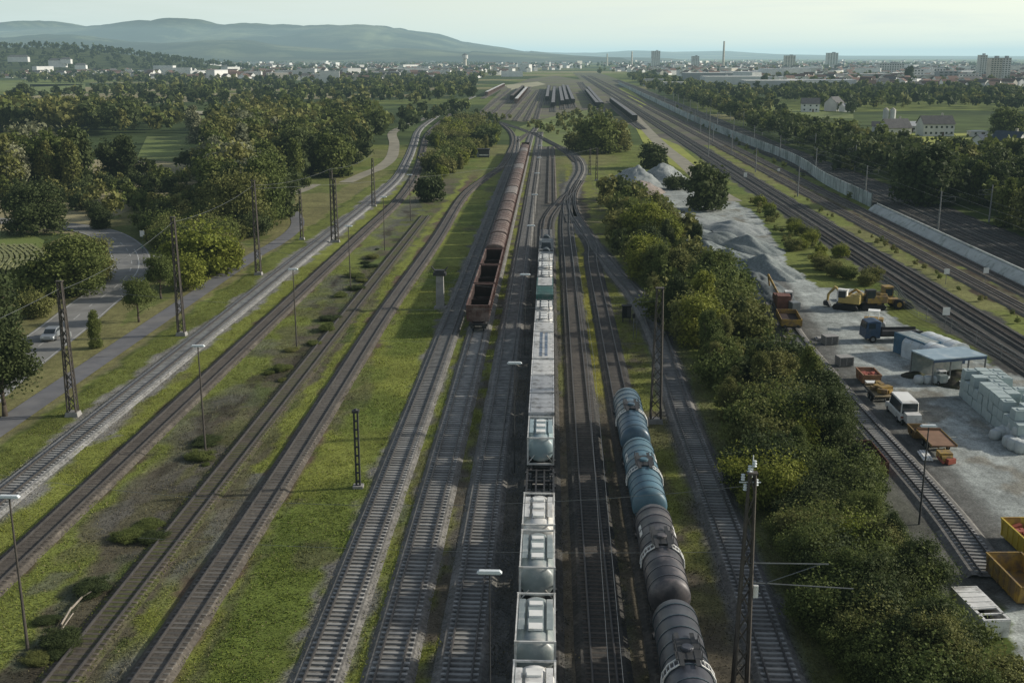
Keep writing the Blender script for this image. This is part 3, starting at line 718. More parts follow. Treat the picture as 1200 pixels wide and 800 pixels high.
# ---- mass of farther trees: one object per wood, built of small leaf clumps
def mass(name,items,label,leafn=90,leaf=.9,mats=('dark','mid','olive'),seed=1):
    r=np.random.default_rng(seed); by={m:[[],[],0] for m in mats}
    for (x,y,h,tone) in items:
        tone=tone if tone in by else mats[0]; b=by[tone]
        n=leafn; rx=h*.42
        V,Q=crown_np(rx,h*.38,6,n,leaf*h/9,int(r.integers(1e6)),core=False,h0=h*.16)
        b[0].append(V+np.array((x,y,0))); b[1].append(Q+b[2]); b[2]+=len(V)
    root=None
    mb=[]; V=[];Q=[];MI=[];o=0
    for k,m in enumerate(mats):
        if not by[m][0]: continue
        v=np.concatenate(by[m][0]); q=np.concatenate(by[m][1])+o; V.append(v);Q.append(q);MI.append(np.full(len(q),k)); o+=len(v)
    V=np.concatenate(V);Q=np.concatenate(Q);MI=np.concatenate(MI)
    me=np_mesh(name,V,Q,LEAF[mats[0]])
    for m in mats[1:]: me.materials.append(LEAF[m])
    me.polygons.foreach_set('material_index',MI.astype(np.int32))
    ob=bpy.data.objects.new(name,me); link(ob); tag(ob,label,'woodland',kind='stuff'); return ob
mass('woodland',[(t[1],t[2],t[3],t[6] if t[6] in('dark','mid','olive') else 'olive') for t in REST],'mass of farther trees behind the individually visible ones',240,.5)
r=random.Random(99); items=[]
def wood(poly,sp,h0,h1,tones=('dark','mid','olive'),wt=(.5,.3,.2),keep=1.0,seed=0,maxn=900,patchy=0):
    L=[]
    def f(x,y,r):
        if r.random()<keep and (not patchy or float(vn(x/patchy,y/patchy*.6,seed))>.27): L.append((x,y,r.uniform(h0,h1),r.choices(tones,wt)[0]))
    scatter(poly,sp,f,seed); random.Random(seed).shuffle(L); items.extend(L[:maxn])
# left plain: hedges, copses, belts
wood(PX((-60,126),(30,122),(130,126),(240,128),(420,126),(470,136),(520,128),(556,120),(556,98),(470,96),(380,104),(240,100),(140,104),(120,112),(30,116),(-60,116)),20,8,15,keep=.9,seed=1,maxn=900,patchy=110)
wood(PX((0,118),(150,120),(330,122),(330,127),(0,128)),16,5,10,('mid','olive','dark'),keep=.5,seed=21)
wood(PX((0,134),(160,134),(240,142),(200,156),(0,156)),11,7,12,('mid','olive','dark'),keep=.75,seed=22)
wood(PX((-60,98),(-60,92),(560,93),(560,100),(240,101)),26,8,14,keep=.8,seed=24,maxn=1200,patchy=150)
wood(PX((240,128),(400,127),(420,138),(390,142),(380,132)),14,6,10,seed=2)
wood(PX((440,146),(470,140),(520,132),(556,124),(550,140),(500,146),(470,160)),13,7,11,keep=.8,seed=3)
wood(PX((-60,95),(130,94),(130,88),(-60,88)),40,10,14,keep=.7,seed=4)
wood(PX((-60,94),(560,93),(600,84),(560,73),(-60,76)),52,9,15,keep=.8,seed=5,maxn=3200,patchy=300)
wood(PX((380,96),(560,98),(590,90),(560,84),(380,84)),38,9,15,keep=.6,seed=6,maxn=500)
# right plain
wood(PX((770,112),(860,135),(905,146),(922,148),(916,130),(900,112),(800,98),(742,88),(735,92)),17,8,12,keep=.8,seed=7,maxn=900)
wood(PX((1000,136),(1080,126),(1150,128),(1260,140),(1260,110),(1100,107),(920,104),(900,116)),13,7,13,keep=.85,seed=8,maxn=2600,patchy=60)
wood(PX((1000,182),(1060,184),(1084,190),(1090,202),(1060,208),(980,204),(940,190)),8,4,6.5,keep=.9,seed=9)
wood(PX((1150,205),(1260,205),(1260,168),(1190,176),(1152,190)),12,6,9,keep=.7,seed=10)
wood(PX((880,108),(1260,112),(1260,90),(900,92)),36,8,15,keep=.62,seed=11,maxn=2200)
wood(PX((700,90),(900,98),(1260,92),(1260,76),(700,75)),75,9,16,keep=.6,seed=12,maxn=3000)
wood(PX((540,76),(700,76),(700,82),(540,84)),110,10,16,keep=.6,seed=14,maxn=500)
wood(PX((612,146),(640,142),(668,134),(690,128),(712,128),(716,140),(690,152),(662,158),(640,160),(625,154)),9,2.5,6,('olive','mid','olive'),keep=.6,seed=13)
wood(PX((556,131),(585,138),(612,141),(606,147),(575,143),(552,137)),8,2.5,5,('olive','mid','dark'),keep=.6,seed=15)
mass('woodland',items,'far tree belts, copses and garden trees across the plain and towns',56,1.15,seed=5)
# tall grass, weeds and brambles as one countless mass
def tufts():
    r=np.random.default_rng(4); N=420000
    s=r.uniform(-53,23,N); y=47+ (r.uniform(0,1,N)**1.7)*150; x=s+SL*y
    col=yard_colour(x,y); g=(col[:,1]-col[:,0]*.98)/(col[:,1]+.02)
    keep=(g>-.12+.3*r.random(N)**2)&(col[:,1]>.04)
    zz=np.zeros(N)
    for q0 in (-47.1,-40.2,-24.4,-14,-9.7,-5.3,-.64,3.6,8):
        dd=np.abs(s-q0); keep&=(dd>1.25+.5*r.random(N)**.5)|((dd<.6)&(r.random(N)<.03)&(q0<-20)); zz[dd<1.85]=.17
    dd=np.abs(s+29.7); t3=(dd<1.5)&(r.random(N)<.75)&(fbm(x/2,y/5,93,3)>.42); keep|=t3; zz[dd<1.6]=.10
    col[t3]=GRASS*.8
    x,y,col,zz=x[keep],y[keep],col[keep],zz[keep]; n=len(x); clump=fbm(x/1.6,y/1.6,91,3); h=(.05+.20*np.clip(clump-.3,0,1)*r.uniform(.3,1.3,n))
    base=np.stack([x,y,zz],-1); V=[];CC=[]
    tint=col*(np.array((1.15,1.12,1.0)))*(r.uniform(.7,1.3,n)*(.85+.3*clump))[:,None]
    dry=r.random(n)<.07; tint[dry]=np.array((.24,.21,.11))
    for q in range(2):
        a=r.uniform(0,6.28,n); wd=r.uniform(.02,.05,n); dx=np.cos(a)*wd; dy=np.sin(a)*wd; lean=r.normal(size=(n,2))*.05; z0=np.zeros(n)
        V.append(np.stack([base+np.stack([-dx,-dy,z0],-1),base+np.stack([dx,dy,z0],-1),base+np.stack([lean[:,0],lean[:,1],h],-1)],1)); CC.append(np.repeat(tint,3,0))
    V=np.concatenate(V).reshape(-1,3); CC=np.concatenate(CC); Q=np.arange(len(V)).reshape(-1,3)
    m=bpy.data.materials.new('grass_blades'); m.use_nodes=True; nt=m.node_tree; b=nt.nodes['Principled BSDF']; b.inputs['Roughness'].default_value=.8; b.inputs['Specular IOR Level'].default_value=.1
    at=nt.nodes.new('ShaderNodeAttribute'); at.attribute_name='col'; nt.links.new(at.outputs['Color'],b.inputs['Base Color'])
    me=np_mesh('tall_grass',V,Q,m); ca=me.color_attributes.new('col','FLOAT_COLOR','POINT'); ca.data.foreach_set('color',np.concatenate([CC,np.ones((len(CC),1))],1).astype(np.float32).ravel())
    o=bpy.data.objects.new('tall_grass',me); link(o); tag(o,'short grass and weeds between the near tracks','grass',kind='stuff')
tufts()
# vineyard rows
o=empty('vineyard',(*G(18,305),0),0,'small vineyard with curved pale rows at the left edge above the road','vineyard')
cx,cy=G(18,305); 
for k in range(9):
    mb=MB(); x0,y0=G(-8+k*6.2,322); x1,y1=G(-16+k*6.6,292)
    pts=catmull([(x0-cx,y0-cy),((x0+x1)/2-cx+2.2,(y0+y1)/2-cy),(x1-cx,y1-cy)],1.0)
    for (a,b) in zip(pts[:-1],pts[1:]): mb.box(((a[0]+b[0])/2,(a[1]+b[1])/2,.55+random.uniform(-.12,.12)),(.55+random.uniform(-.1,.2),1.05,1.1),rz=math.atan2(b[1]-a[1],b[0]-a[0])-math.pi/2)
    mb.build('vine_row',mat('vine_leaf',(.20,.21,.09),.9,.5,2),o)
# ------------------------------------------------------------------ rolling stock (built along +Y, centred, rail top at z=0)
RT=.16+.07+.18
def bogie(parent,y,axles=(-.9,.9)):
    b=MB(); 
    for sx in (-1,1): b.box((sx*.98,y,.52),(.14,2.5,.32)); b.box((sx*.98,y,.74),(.2,.9,.16))
    b.box((0,y,.62),(1.9,.45,.25)); o=b.build('bogie',M_darksteel,parent)
    for a in axles:
        w=MB(); w.bar((-.86,y+a,.45),(.86,y+a,.45),.09,8)
        for sx in (-1,1): w.lathe([(sx*.75-.07,.46),(sx*.75+.05,.46),(sx*.75+.07,.40)],'X',(0,y+a,.45),16)
        w.build('wheelset',M_darksteel,o)
def buffers(mb,L,z=1.0):
    for sy in (-1,1):
        for sx in (-1,1):
            mb.bar((sx*.875,sy*(L/2-.55),z),(sx*.875,sy*(L/2-.05),z),.09,8); mb.bar((sx*.875,sy*(L/2-.06),z),(sx*.875,sy*(L/2),z),.22,10)
def underframe(parent,L,mt,z=1.05,w=2.6):
    mb=MB()
    for sx in (-1,1): mb.box((sx*1.0,0,z),(.18,L-1.2,.34))
    mb.box((0,L/2-.7,z),(w,.25,.34)); mb.box((0,-L/2+.7,z),(w,.25,.34))
    for k in range(7): mb.box((0,-L/2+1.6+k*(L-3.2)/6,z),(2.0,.16,.22))
    buffers(mb,L); return mb.build('underframe',mt,parent)
def dish(r,L,bulge=.45,n=5):
    p=[]
    for k in range(n+1):
        a=math.pi/2*k/n; p.append((-L/2-bulge*math.cos(a)+0.0, r*math.sin(a) if k else .02))
    return p+[(-y,rr) for y,rr in reversed(p)]
def tank_wagon(label,mt,mring,L=14.9,r=1.37,livery=None):
    o=empty('tank_wagon',(0,0,0),0,label,'tank wagon','tank wagons parked beside the S curve track')
    zc=1.28+r
    underframe(o,L,M_darksteel,1.1); bogie(o,-L/2+3.0); bogie(o,L/2-3.0)
    tl=L-1.75
    t=MB().lathe(dish(r,tl-.9,.5,6),'Y',(0,0,zc),32).build('tank',mt,o); autosmooth(t,35)
    b=MB()
    for k in range(9):
        y=-tl/2+1.0+k*(tl-2.0)/8; b.lathe([(y-.05,r+.0),(y-.045,r+.045),(y+.045,r+.045),(y+.05,r)],'Y',(0,0,zc),32)
    b.build('band',mring,t)
    # centre manhole dome with walkway and white ladder arches
    d=MB(); d.lathe([(zc+r-.12,.36),(zc+r+.26,.36),(zc+r+.32,.30)],'Z',(0,0,0),16); d.build('dome',mt,t)
    w=MB(); w.box((0,0,zc+r+.10),(1.5,2.2,.05)); 
    for sx in (-.45,.45): w.box((sx,0,zc+r+.13),(.25,3.6,.04))
    for sx in (-.72,.72):
        for sy in (-1,0,1): w.bar((sx,sy,zc+r+.1),(sx,sy,zc+r+.5),.025,5)
        w.bar((sx,-1,zc+r+.5),(sx,1,zc+r+.5),.025,5)
    w.build('walkway',M_darksteel,o)
    for y in (-.32,.32):
        la=MB(); pr=None
        for k in range(9):
            a=R(-8+ k*196/8); p=(math.cos(a)*(r+.14),y-1.1,zc+math.sin(a)*(r+.10))
            if pr and k not in (4,5): la.bar(pr,p,.05,5)
            pr=p
        la.build('ladder_arch',M_white,o)
    la=MB()
    for sx in (-1,1):
        for k in range(7):
            a=R(0+k*11); la.bar((sx*math.cos(a)*(r+.14),-1.42,zc+math.sin(a)*(r+.1)),(sx*math.cos(a)*(r+.14),-.78,zc+math.sin(a)*(r+.1)),.03,4)
    la.build('rungs',M_white,o)
    e=MB(); 
    for sy in (-1,1):
        e.box((0,sy*(L/2-1.0),1.32),(2.5,.7,.06))
        for sx in (-1.2,1.2): e.bar((sx,sy*(L/2-.72),1.3),(sx,sy*(L/2-.72),2.3),.03,5)
        e.bar((-1.2,sy*(L/2-.72),2.3),(1.2,sy*(L/2-.72),2.3),.03,5)
        for sx in (-1,1): e.profy([(sx*.2,1.25),(sx*1.15,1.25),(sx*1.25,1.75)][::sx],sy*(L/2-2.4)-.2,sy*(L/2-2.4)+.2)
    e.build('end_platform',M_darksteel,o)
    if livery:
        q=MB()
        for (w0,h0,dy) in ((1.5,.16,1.9),(1.1,.13,2.3)):
            for sx in (-1,1):
                a=R(28); q.box((sx*math.cos(a)*(r+.012),dy+.8,zc+math.sin(a)*(r+.012)),(.02,w0,h0*2),ry=-sx*a if sx>0 else -sx*a)
        q.build('data_panel',livery,t)
    return o
M_tblue=mat('tank_blue_grey',(.06,.11,.15),.38,.3,.7,c2=(.05,.08,.095),c2amt=.5,c2scale=.6,spec=.5)
M_tteal=mat('tank_teal',(.075,.15,.19),.5,.3,.7,c2=(.075,.13,.15),c2amt=.45,c2scale=.6,spec=.5)
M_tbrown=mat('tank_dirty_brown',(.048,.046,.05),.5,.4,.8,c2=(.15,.13,.125),c2amt=.45,c2scale=.5,spec=.5)
M_tblack=mat('tank_black',(.048,.05,.06),.45,.35,.8,c2=(.10,.10,.11),c2amt=.35,c2scale=.5,spec=.5)
M_tnavy=mat('tank_navy',(.035,.055,.065),.35,.3,.8,c2=(.07,.09,.1),c2amt=.3,c2scale=.5,spec=.5)
tw=[]
for i,(lab,m,mr) in enumerate((('dark blue grey tank wagon at the far end of the tank rank',M_tblue,M_tblue),
      ('light teal blue ribbed tank wagon, second from the far end',M_tteal,M_tblue),
      ('dirty dark brown tank wagon behind the teal one',M_tbrown,M_tblack),
      ('shiny black tank wagon with white ladder arch, fourth from the far end',M_tblack,M_tnavy),
      ('tank wagon at the lower picture edge, nearest to the viewer',M_tnavy,M_tnavy))):
    o=tank_wagon(lab,m,mr,livery=M_white if i in (1,2) else None); y=101.2-15.05*i
    o.location=(*P(8.0,y),RT-.06); o.rotation_euler=(0,0,HEAD)
# brown hopper wagons
def hopper_wagon(label,L,filled):
    o=empty('hopper_wagon',(0,0,0),0,label,'hopper wagon','brown hopper wagons in one long train')
    underframe(o,L,M_darksteel,1.0); bogie(o,-L/2+2.4); bogie(o,L/2-2.4)
    hl=L/2-.42; w=1.5; z0,z1=1.55,3.75; t=.09
    b=MB()
    for sx in (-1,1):
        b.box((sx*(w-t/2),0,(z0+z1)/2+.2),(t,2*hl,z1-z0-.4)); 
        b.profy([(sx*(w),z0+.42),(sx*(w-.09),z0+.42),(sx*.6,z0-.35),(sx*.72,z0-.35)][::sx],-hl,hl)
        n=9
        for k in range(n): b.box((sx*(w+.05),-hl+.1+k*(2*hl-.2)/(n-1),(z0+z1)/2+.15),(.12,.11,z1-z0-.3))
        b.box((sx*(w+.03),0,z1+.03),(.2,2*hl+.2,.12))
        b.box((sx*(w+.03),0,2.2),(.1,2*hl,.08))
    for sy in (-1,1):
        b.box((0,sy*(hl-t/2),(z0+z1)/2),(2*w-.02,t,z1-z0)); b.box((0,sy*hl,z1+.03),(2*w-.02,.2,.12))
        for sx in (-.9,-.3,.3,.9): b.box((sx,sy*(hl+.05),(z0+z1)/2),(.1,.12,z1-z0-.2))
    body=b.build('body',M_brownw,o)
    if filled:
        c=MB(); n=8
        pr=[(-w-.02,z1+.02)]+[(-w*math.cos(math.pi*k/n),z1+.04+.62*math.sin(math.pi*k/n)) for k in range(1,n)]+[(w+.02,z1+.02)]
        for y0 in (-hl+.05,.06): c.profy(pr[::-1],y0,y0+hl-.16)
        rb=c
        for k in range(7):
            y=-hl+.5+k*(2*hl-1)/6
            q=[(x*1.01,z+.04) for x,z in pr]; q2=[(x*.985,z-.05) for x,z in pr]
            for a in range(len(q)-1): rb.profy([q[a],q[a+1],q2[a+1],q2[a]][::-1],y-.05,y+.05)
        c.build('roof_cover',filled,o)
    else:
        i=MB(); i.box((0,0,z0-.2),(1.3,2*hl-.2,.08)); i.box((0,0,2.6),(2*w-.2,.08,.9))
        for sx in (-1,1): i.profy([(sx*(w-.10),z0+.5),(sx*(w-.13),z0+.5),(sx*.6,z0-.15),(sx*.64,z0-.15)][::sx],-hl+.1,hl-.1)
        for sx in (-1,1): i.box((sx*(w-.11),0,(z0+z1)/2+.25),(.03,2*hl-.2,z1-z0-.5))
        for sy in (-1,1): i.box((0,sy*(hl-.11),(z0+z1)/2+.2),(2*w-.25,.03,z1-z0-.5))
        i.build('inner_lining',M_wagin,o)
    e=MB(); e.box((0,-hl-.16,1.25),(2.4,.3,.05)); e.box((0,hl+.16,1.25),(2.4,.3,.05))
    for sy in (-1,1):
        for sx in (-1.1,1.1): e.bar((sx,sy*(hl+.28),1.2),(sx,sy*(hl+.28),2.1),.025,5)
    e.build('end_platform',M_darksteel,o)
    return o
M_cov=mat('wagon_cover_grey_brown',(.135,.096,.08),.8,.4,.8,c2=(.19,.15,.13),c2amt=.5,c2scale=.4)
M_cov2=mat('wagon_cover_pale',(.24,.21,.19),.7,.3,.8,c2=(.2,.18,.16),c2amt=.5,c2scale=.4)
ho=hopper_wagon('x',15.2,None); hc=hopper_wagon('x',15.2,M_cov); hp=hopper_wagon('x',15.2,M_cov2)
used=set(); ordn=['first','second','third','fourth','fifth','sixth','seventh','eighth','ninth','tenth','eleventh','twelfth','thirteenth','fourteenth','fifteenth','sixteenth','seventeenth','eighteenth','nineteenth']
for k in range(19):
    y=153.4+15.4*k; src=ho if k<3 or k==18 else (hp if k in (8,12,16) else hc)
    o=src if id(src) not in used else copy_tree(src); used.add(id(src))
    o.location=(*P(-9.7,y),RT); o.rotation_euler=(0,0,HEAD)
    o['label']=('empty open brown hopper wagon, '+ordn[k]+' from the near end of its train') if k<3 else ('dark open hopper wagon closing the far end of the brown train' if k==18 else (('pale covered' if k in (8,12,16) else 'dull brown covered')+' hopper wagon, '+ordn[k]+' from the near end of its train'))
# container train
def flat_wagon(L,label,mt=M_darksteel,posts=False):
    o=empty('container_flat_wagon',(0,0,0),0,label,'flat wagon','flat wagons of the container train')
    mb=MB()
    for sx in (-1,1): mb.box((sx*1.15,0,1.05),(.16,L-.9,.3)); mb.box((sx*.35,0,1.05),(.14,L-1.2,.28))
    for k in range(8): mb.box((0,-L/2+.6+k*(L-1.2)/7,1.0),(2.4,.22,.2))
    for sx in (-1,1):
        for k in range(6): mb.box((sx*1.25,-L/2+1.4+k*(L-2.8)/5,1.12),(.18,.3,.2))
    buffers(mb,L); mb.build('underframe',mt,o); bogie(o,-L/2+2.0); bogie(o,L/2-2.0)
    return o
def set_unit(o,y,z=1.2): o.location=(*P(-.64,y),RT+z); o.rotation_euler=(0,0,HEAD); return o
def tank_container(label,mt,mf,L=6.06,emblem=None,stripe=None):
    o=empty('tank_container',(0,0,0),0,label,'tank container','tank containers of the container train')
    r=1.19; zc=1.33; w=2.44; h=2.59
    t=MB().lathe(dish(r,L-1.05,.50,7),'Y',(0,0,zc),28).build('tank',mt,o); autosmooth(t,35)
    f=MB()
    for sx in (-1,1):
        for sy in (-1,1): f.box((sx*(w/2-.07),sy*(L/2-.07),h/2),(.14,.14,h))
        f.box((sx*(w/2-.07),0,.08),(.12,L-.29,.15)); f.box((sx*(w/2-.07),0,h-.07),(.09,L-.29,.1))
        for sy in (-1,1): f.bar((sx*(w/2-.07),sy*(L/2-.15),1.25),(sx*(w/2-.07),sy*(L/2-1.5),.15),.05,5)
    for sy in (-1,1):
        f.box((0,sy*(L/2-.07),h-.07),(w-.29,.10,.12)); f.box((0,sy*(L/2-.07),.08),(w-.29,.12,.15))
        for sx in (-1,1): f.bar((sx*(w/2-.12),sy*(L/2-.07),.2),(sx*.55,sy*(L/2-.07),.9),.045,5)
    f.build('frame',mf,o)
    k=MB()
    k.box((0,.25,h-.06),(.95,L-2.2,.06)); k.box((-.85,.35,h-.06),(.38,L-2.3,.05)); k.box((.85,.35,h-.06),(.38,L-2.3,.05))
    k.build('walkway',mt,o)
    hh=MB()
    for y in (-1.35,.2,1.5): hh.box((0,y,h+.03),(.82,.72 if y<1 else .5,.14))
    hh.build('hatch',M_white,o)
    if emblem:
        e=MB(); 
        for k in range(14):
            a0,a1=2*math.pi*k/14,2*math.pi*(k+1)/14
            if k%5!=4: e.bar((math.cos(a0)*.42,-L/2+.02,zc+math.sin(a0)*.42),(math.cos(a1)*.42,-L/2+.02,zc+math.sin(a1)*.42),.07,4)
        e.bar((-.2,-L/2+.02,zc-.05),(.22,-L/2+.02,zc+.12),.09,4); e.build('emblem',emblem,o)
    if stripe:
        MB().lathe([(-.5,r+.004),(-.49,r+.012),(.49,r+.012),(.5,r+.004)],'Y',(0,0,zc),28).build('stripe',stripe,t)
    return o
def box_container(label,mt,L=6.06,roofm=None,h=2.6,marks=None):
    o=empty('box_container',(0,0,0),0,label,'box container','box containers of the container train')
    w=2.44; b=MB(); b.box((0,0,h/2),(w-.1,L-.1,h-.06)); n=int(L/.3)
    for k in range(n):
        y=-L/2+.25+k*(L-.5)/(n-1)
        for sx in (-1,1): b.box((sx*(w/2-.04),y,h/2),(.05,.14,h-.35))
    for sx in (-1,1):
        for sy in (-1,1): b.box((sx*(w/2-.06),sy*(L/2-.06),h/2),(.13,.13,h+.0))
        b.box((sx*(w/2-.05),0,h-.06),(.11,L-.25,.13)); b.box((sx*(w/2-.05),0,.08),(.11,L-.25,.16))
    b.build('body',mt,o)
    d=MB()
    for sx in (-1,1): d.box((sx*.57,-L/2+.0,h/2),(1.08,.06,h-.3))
    dd=d.build('door',mt,o)
    lr=MB()
    for x in (-.85,-.35,.35,.85): lr.bar((x,-L/2-.06,.25),(x,-L/2-.06,h-.2),.025,5)
    lr.build('locking_bar',M_galv,dd)
    rf=MB(); nr=int(L/.45)
    rf.box((0,0,h-.015),(w-.34,L-.3,.05))
    for k in range(nr): rf.box((0,-L/2+.4+k*(L-.8)/(nr-1),h+.02),(w-.4,.2,.045))
    r_=rf.build('roof',roofm or mt,o)
    if marks:
        q=MB(); rr=random.Random(5)
        for row in range(2):
            y=-L/2+.8
            while y<L/2-1: 
                l=rr.uniform(.25,.7); q.box((.35-.6*row,y+l/2,h+.052),(.32,l,.012)); y+=l+.2
        q.build('lettering',marks,r_)
    return o
M_tcg=mat('container_teal_grey',(.26,.30,.29),.4,.25,1.2,c2=(.38,.38,.35),c2amt=.4,spec=.5)
M_green=mat('container_green',(.06,.15,.13),.5,.3,1,c2=(.12,.17,.15),c2amt=.4)
M_cwhite=mat('container_white',(.68,.67,.63),.55,.2,1,c2=(.34,.33,.30),c2amt=.4,c2scale=.8)
M_cgrey=mat('container_grey',(.44,.45,.45),.55,.2,1,c2=(.22,.22,.21),c2amt=.4,c2scale=.8)
M_blue=mat('dark_blue_paint',(.03,.06,.11),.5,.3,1,c2=(.06,.08,.1),c2amt=.3)
M_red=mat('faded_red_paint',(.30,.08,.05),.6,.3,1)
M_ltext=mat('faded_blue_print',(.12,.17,.24),.6,.2,1)
units=[('tank',46.2,'white tank container with a red framed top at the lower picture edge',M_white,M_red,{}),
 ('tank',52.4,'white tank container, second from the lower picture edge',M_cwhite,M_cwhite,{}),
 ('tank',60.4,'grey tank container with dark teal rounded end, third from the lower edge',M_tcg,M_silver,{}),
 ('tank',70.0,'grey tank container with large teal dome end and white top hatches',M_tcg,M_silver,{}),
 ('tank',76.9,'light grey tank container just before the empty wagon deck',M_silver,M_silver,{}),
 ('tank',95.6,'pale tank container with a bright round end behind the empty wagon deck',M_tteal and mat('tank_end_pale_teal',(.27,.35,.36),.35,.2,1,c2=(.35,.38,.37),c2amt=.4),M_silver,{}),
 ('tank',140.1,'white tank container with a dark round emblem on its end',M_cwhite,M_silver,{'emblem':M_darksteel}),
 ('tank',147.0,'white tank container behind the one with the emblem',M_cwhite,M_steel,{}),
 ('tank',169.5,'white tank container behind the green containers',M_cwhite,M_steel,{}),
 ('tank',177.0,'bright white tank container near the far end of the container train',M_white,M_steel,{}),
 ('tank',184.0,'silver tank container, last one before the dark wagon',M_silver,M_silver,{})]
for kind,y,lab,m,mf,kw in units: set_unit(tank_container(lab,m,mf,**kw),y)
boxes=[(102.7,'grey box container with dark end behind the pale tank',M_cgrey,6.06,None),(109.1,'grey box container, second behind the pale tank',M_cgrey,6.06,None),
 (115.5,'light grey box container before the long white ones',M_cwhite,6.06,None),(125.2,'long white box container with faded blue print along its roof',M_cwhite,12.1,M_ltext),
 (134.0,'short white box container behind the long white one',M_cwhite,4.6,None),(156.2,'green box container with pale roof',M_green,6.06,None),(162.6,'pale green box container, further back of the green pair',M_green,6.06,None)]
for y,lab,m,L,mk in boxes: set_unit(box_container(lab,m,L,roofm=(M_cwhite if y>160 else None),marks=mk),y)
for y0,y1,lab in ((36,55.5,'flat wagon under the two lowest white tank containers'),(55.9,73.3,'flat wagon under the two grey tank containers with teal ends'),
  (73.7,92.2,'half empty skeletal flat wagon with its open frame showing'),(92.5,112.4,'flat wagon under the pale round ended tank and two grey boxes'),
  (112.7,131.5,'flat wagon under the long white box container'),(131.8,150.4,'flat wagon under the tank container with the dark emblem'),
  (152.7,166.0,'flat wagon under the two green box containers'),(166.3,187.4,'flat wagon under the farthest white tank containers')):
    set_unit(flat_wagon(y1-y0,lab),(y0+y1)/2,0.0)
# dark last wagon with blue load
o=empty('low_side_wagon',(0,0,0),0,'dark low sided wagon with dark machinery closing the container train','flat wagon')
underframe(o,15,M_darksteel); bogie(o,-5); bogie(o,5)
mb=MB(); mb.box((0,0,1.28),(2.7,13.4,.1)); 
for sx in (-1,1): mb.box((sx*1.35,0,1.55),(.07,13.4,.45))
for k in range(8):
    for sx in (-1,1): mb.box((sx*1.4,-6+k*1.7,1.6),(.08,.1,.8))
mb.build('deck',M_steel,o)
mb=MB(); mb.box((0,-4,1.9),(1.9,2.6,1.1),taper=.85); mb.box((0,0,1.8),(1.7,3,.9)); mb.lathe([(1.6,.7),(3.6,.7),(4.2,.35)],'Y',(0,0,2.0),14)
mb.build('load',mat('dark_slate_cover',(.06,.075,.085),.6,.3,1),o); o.location=(*P(-.64,196.5),RT); o.rotation_euler=(0,0,HEAD)
o=copy_tree(o); o['label']='dark low sided wagon with dark load at the very end of its train'; o.location=(*P(-.64,211.5),RT)
# parked ranks in the far yard
def far_wagon(label,mt,mtop,L=13.6):
    b=MB(); b.box((0,0,2.35),(2.9,L-1.2,2.9)); b.box((0,0,.75),(2.2,L-.6,.3)); b.mi=1
    b.box((0,0,3.86),(2.5,L-1.6,.12))
    b.mi=0
    for k in range(6):
        for sx in (-1,1): b.box((sx*1.5,-L/2+1.1+k*(L-2.2)/5,2.3),(.1,.14,2.6))
    for y in (-L/2+2,-L/2+3.6,L/2-2,L/2-3.6):
        for sx in (-1,1): b.lathe([(sx*.75-.06,.45),(sx*.75+.06,.45)],'X',(0,y,.45),10)
    o=b.build('freight_wagon',[mt,mtop]); return o
M_coal=mat('wagon_dark_body',(.035,.033,.033),.7,.3,.6); M_coalt=mat('wagon_load_dusty',(.20,.20,.205),.9,.4,.5)
FW={'dark':far_wagon('x',M_coal,M_coalt),'white':far_wagon('x',M_brownw,M_cwhite),'brown':far_wagon('x',M_wagin,mat('wagon_load_brown',(.13,.11,.10),.9,.4,.5))}
RK=['white','dark','dark']; usedf=set(); rank_lab=['first','second','third','fourth','fifth','sixth','seventh','eighth','ninth','tenth','eleventh']
kinds_r=['dark','dark','dark','dark','dark','white','brown','white','dark','dark','dark']; step_r=[1]*11; caps=[30,28,32,30,26,24,24,26,30,24,24]
for i,(a,b) in enumerate(ROWS):
    A,B=Vector(G(*a)),Vector(G(*b)); d=(B-A); L=d.length; d.normalize(); n=min(caps[i],int(L/14.2)); src=FW[kinds_r[i]]
    lab={'dark':'dark freight wagon with dusty load','white':'brown freight wagon with whitish top','brown':'rust brown freight wagon'}[kinds_r[i]]+' in the '+rank_lab[i]+' rank of the far yard'
    for k in range(n):
        o=src if id(src) not in usedf else src.copy()
        if id(src) in usedf: COL.objects.link(o)
        usedf.add(id(src))
        p=A+d*(7+14.2*k); o.location=(p.x,p.y,RT); o.rotation_euler=(0,0,math.atan2(d.y,d.x)-math.pi/2)
        tag(o,lab,'freight wagon','freight wagons in the '+rank_lab[i]+' rank of the far yard')
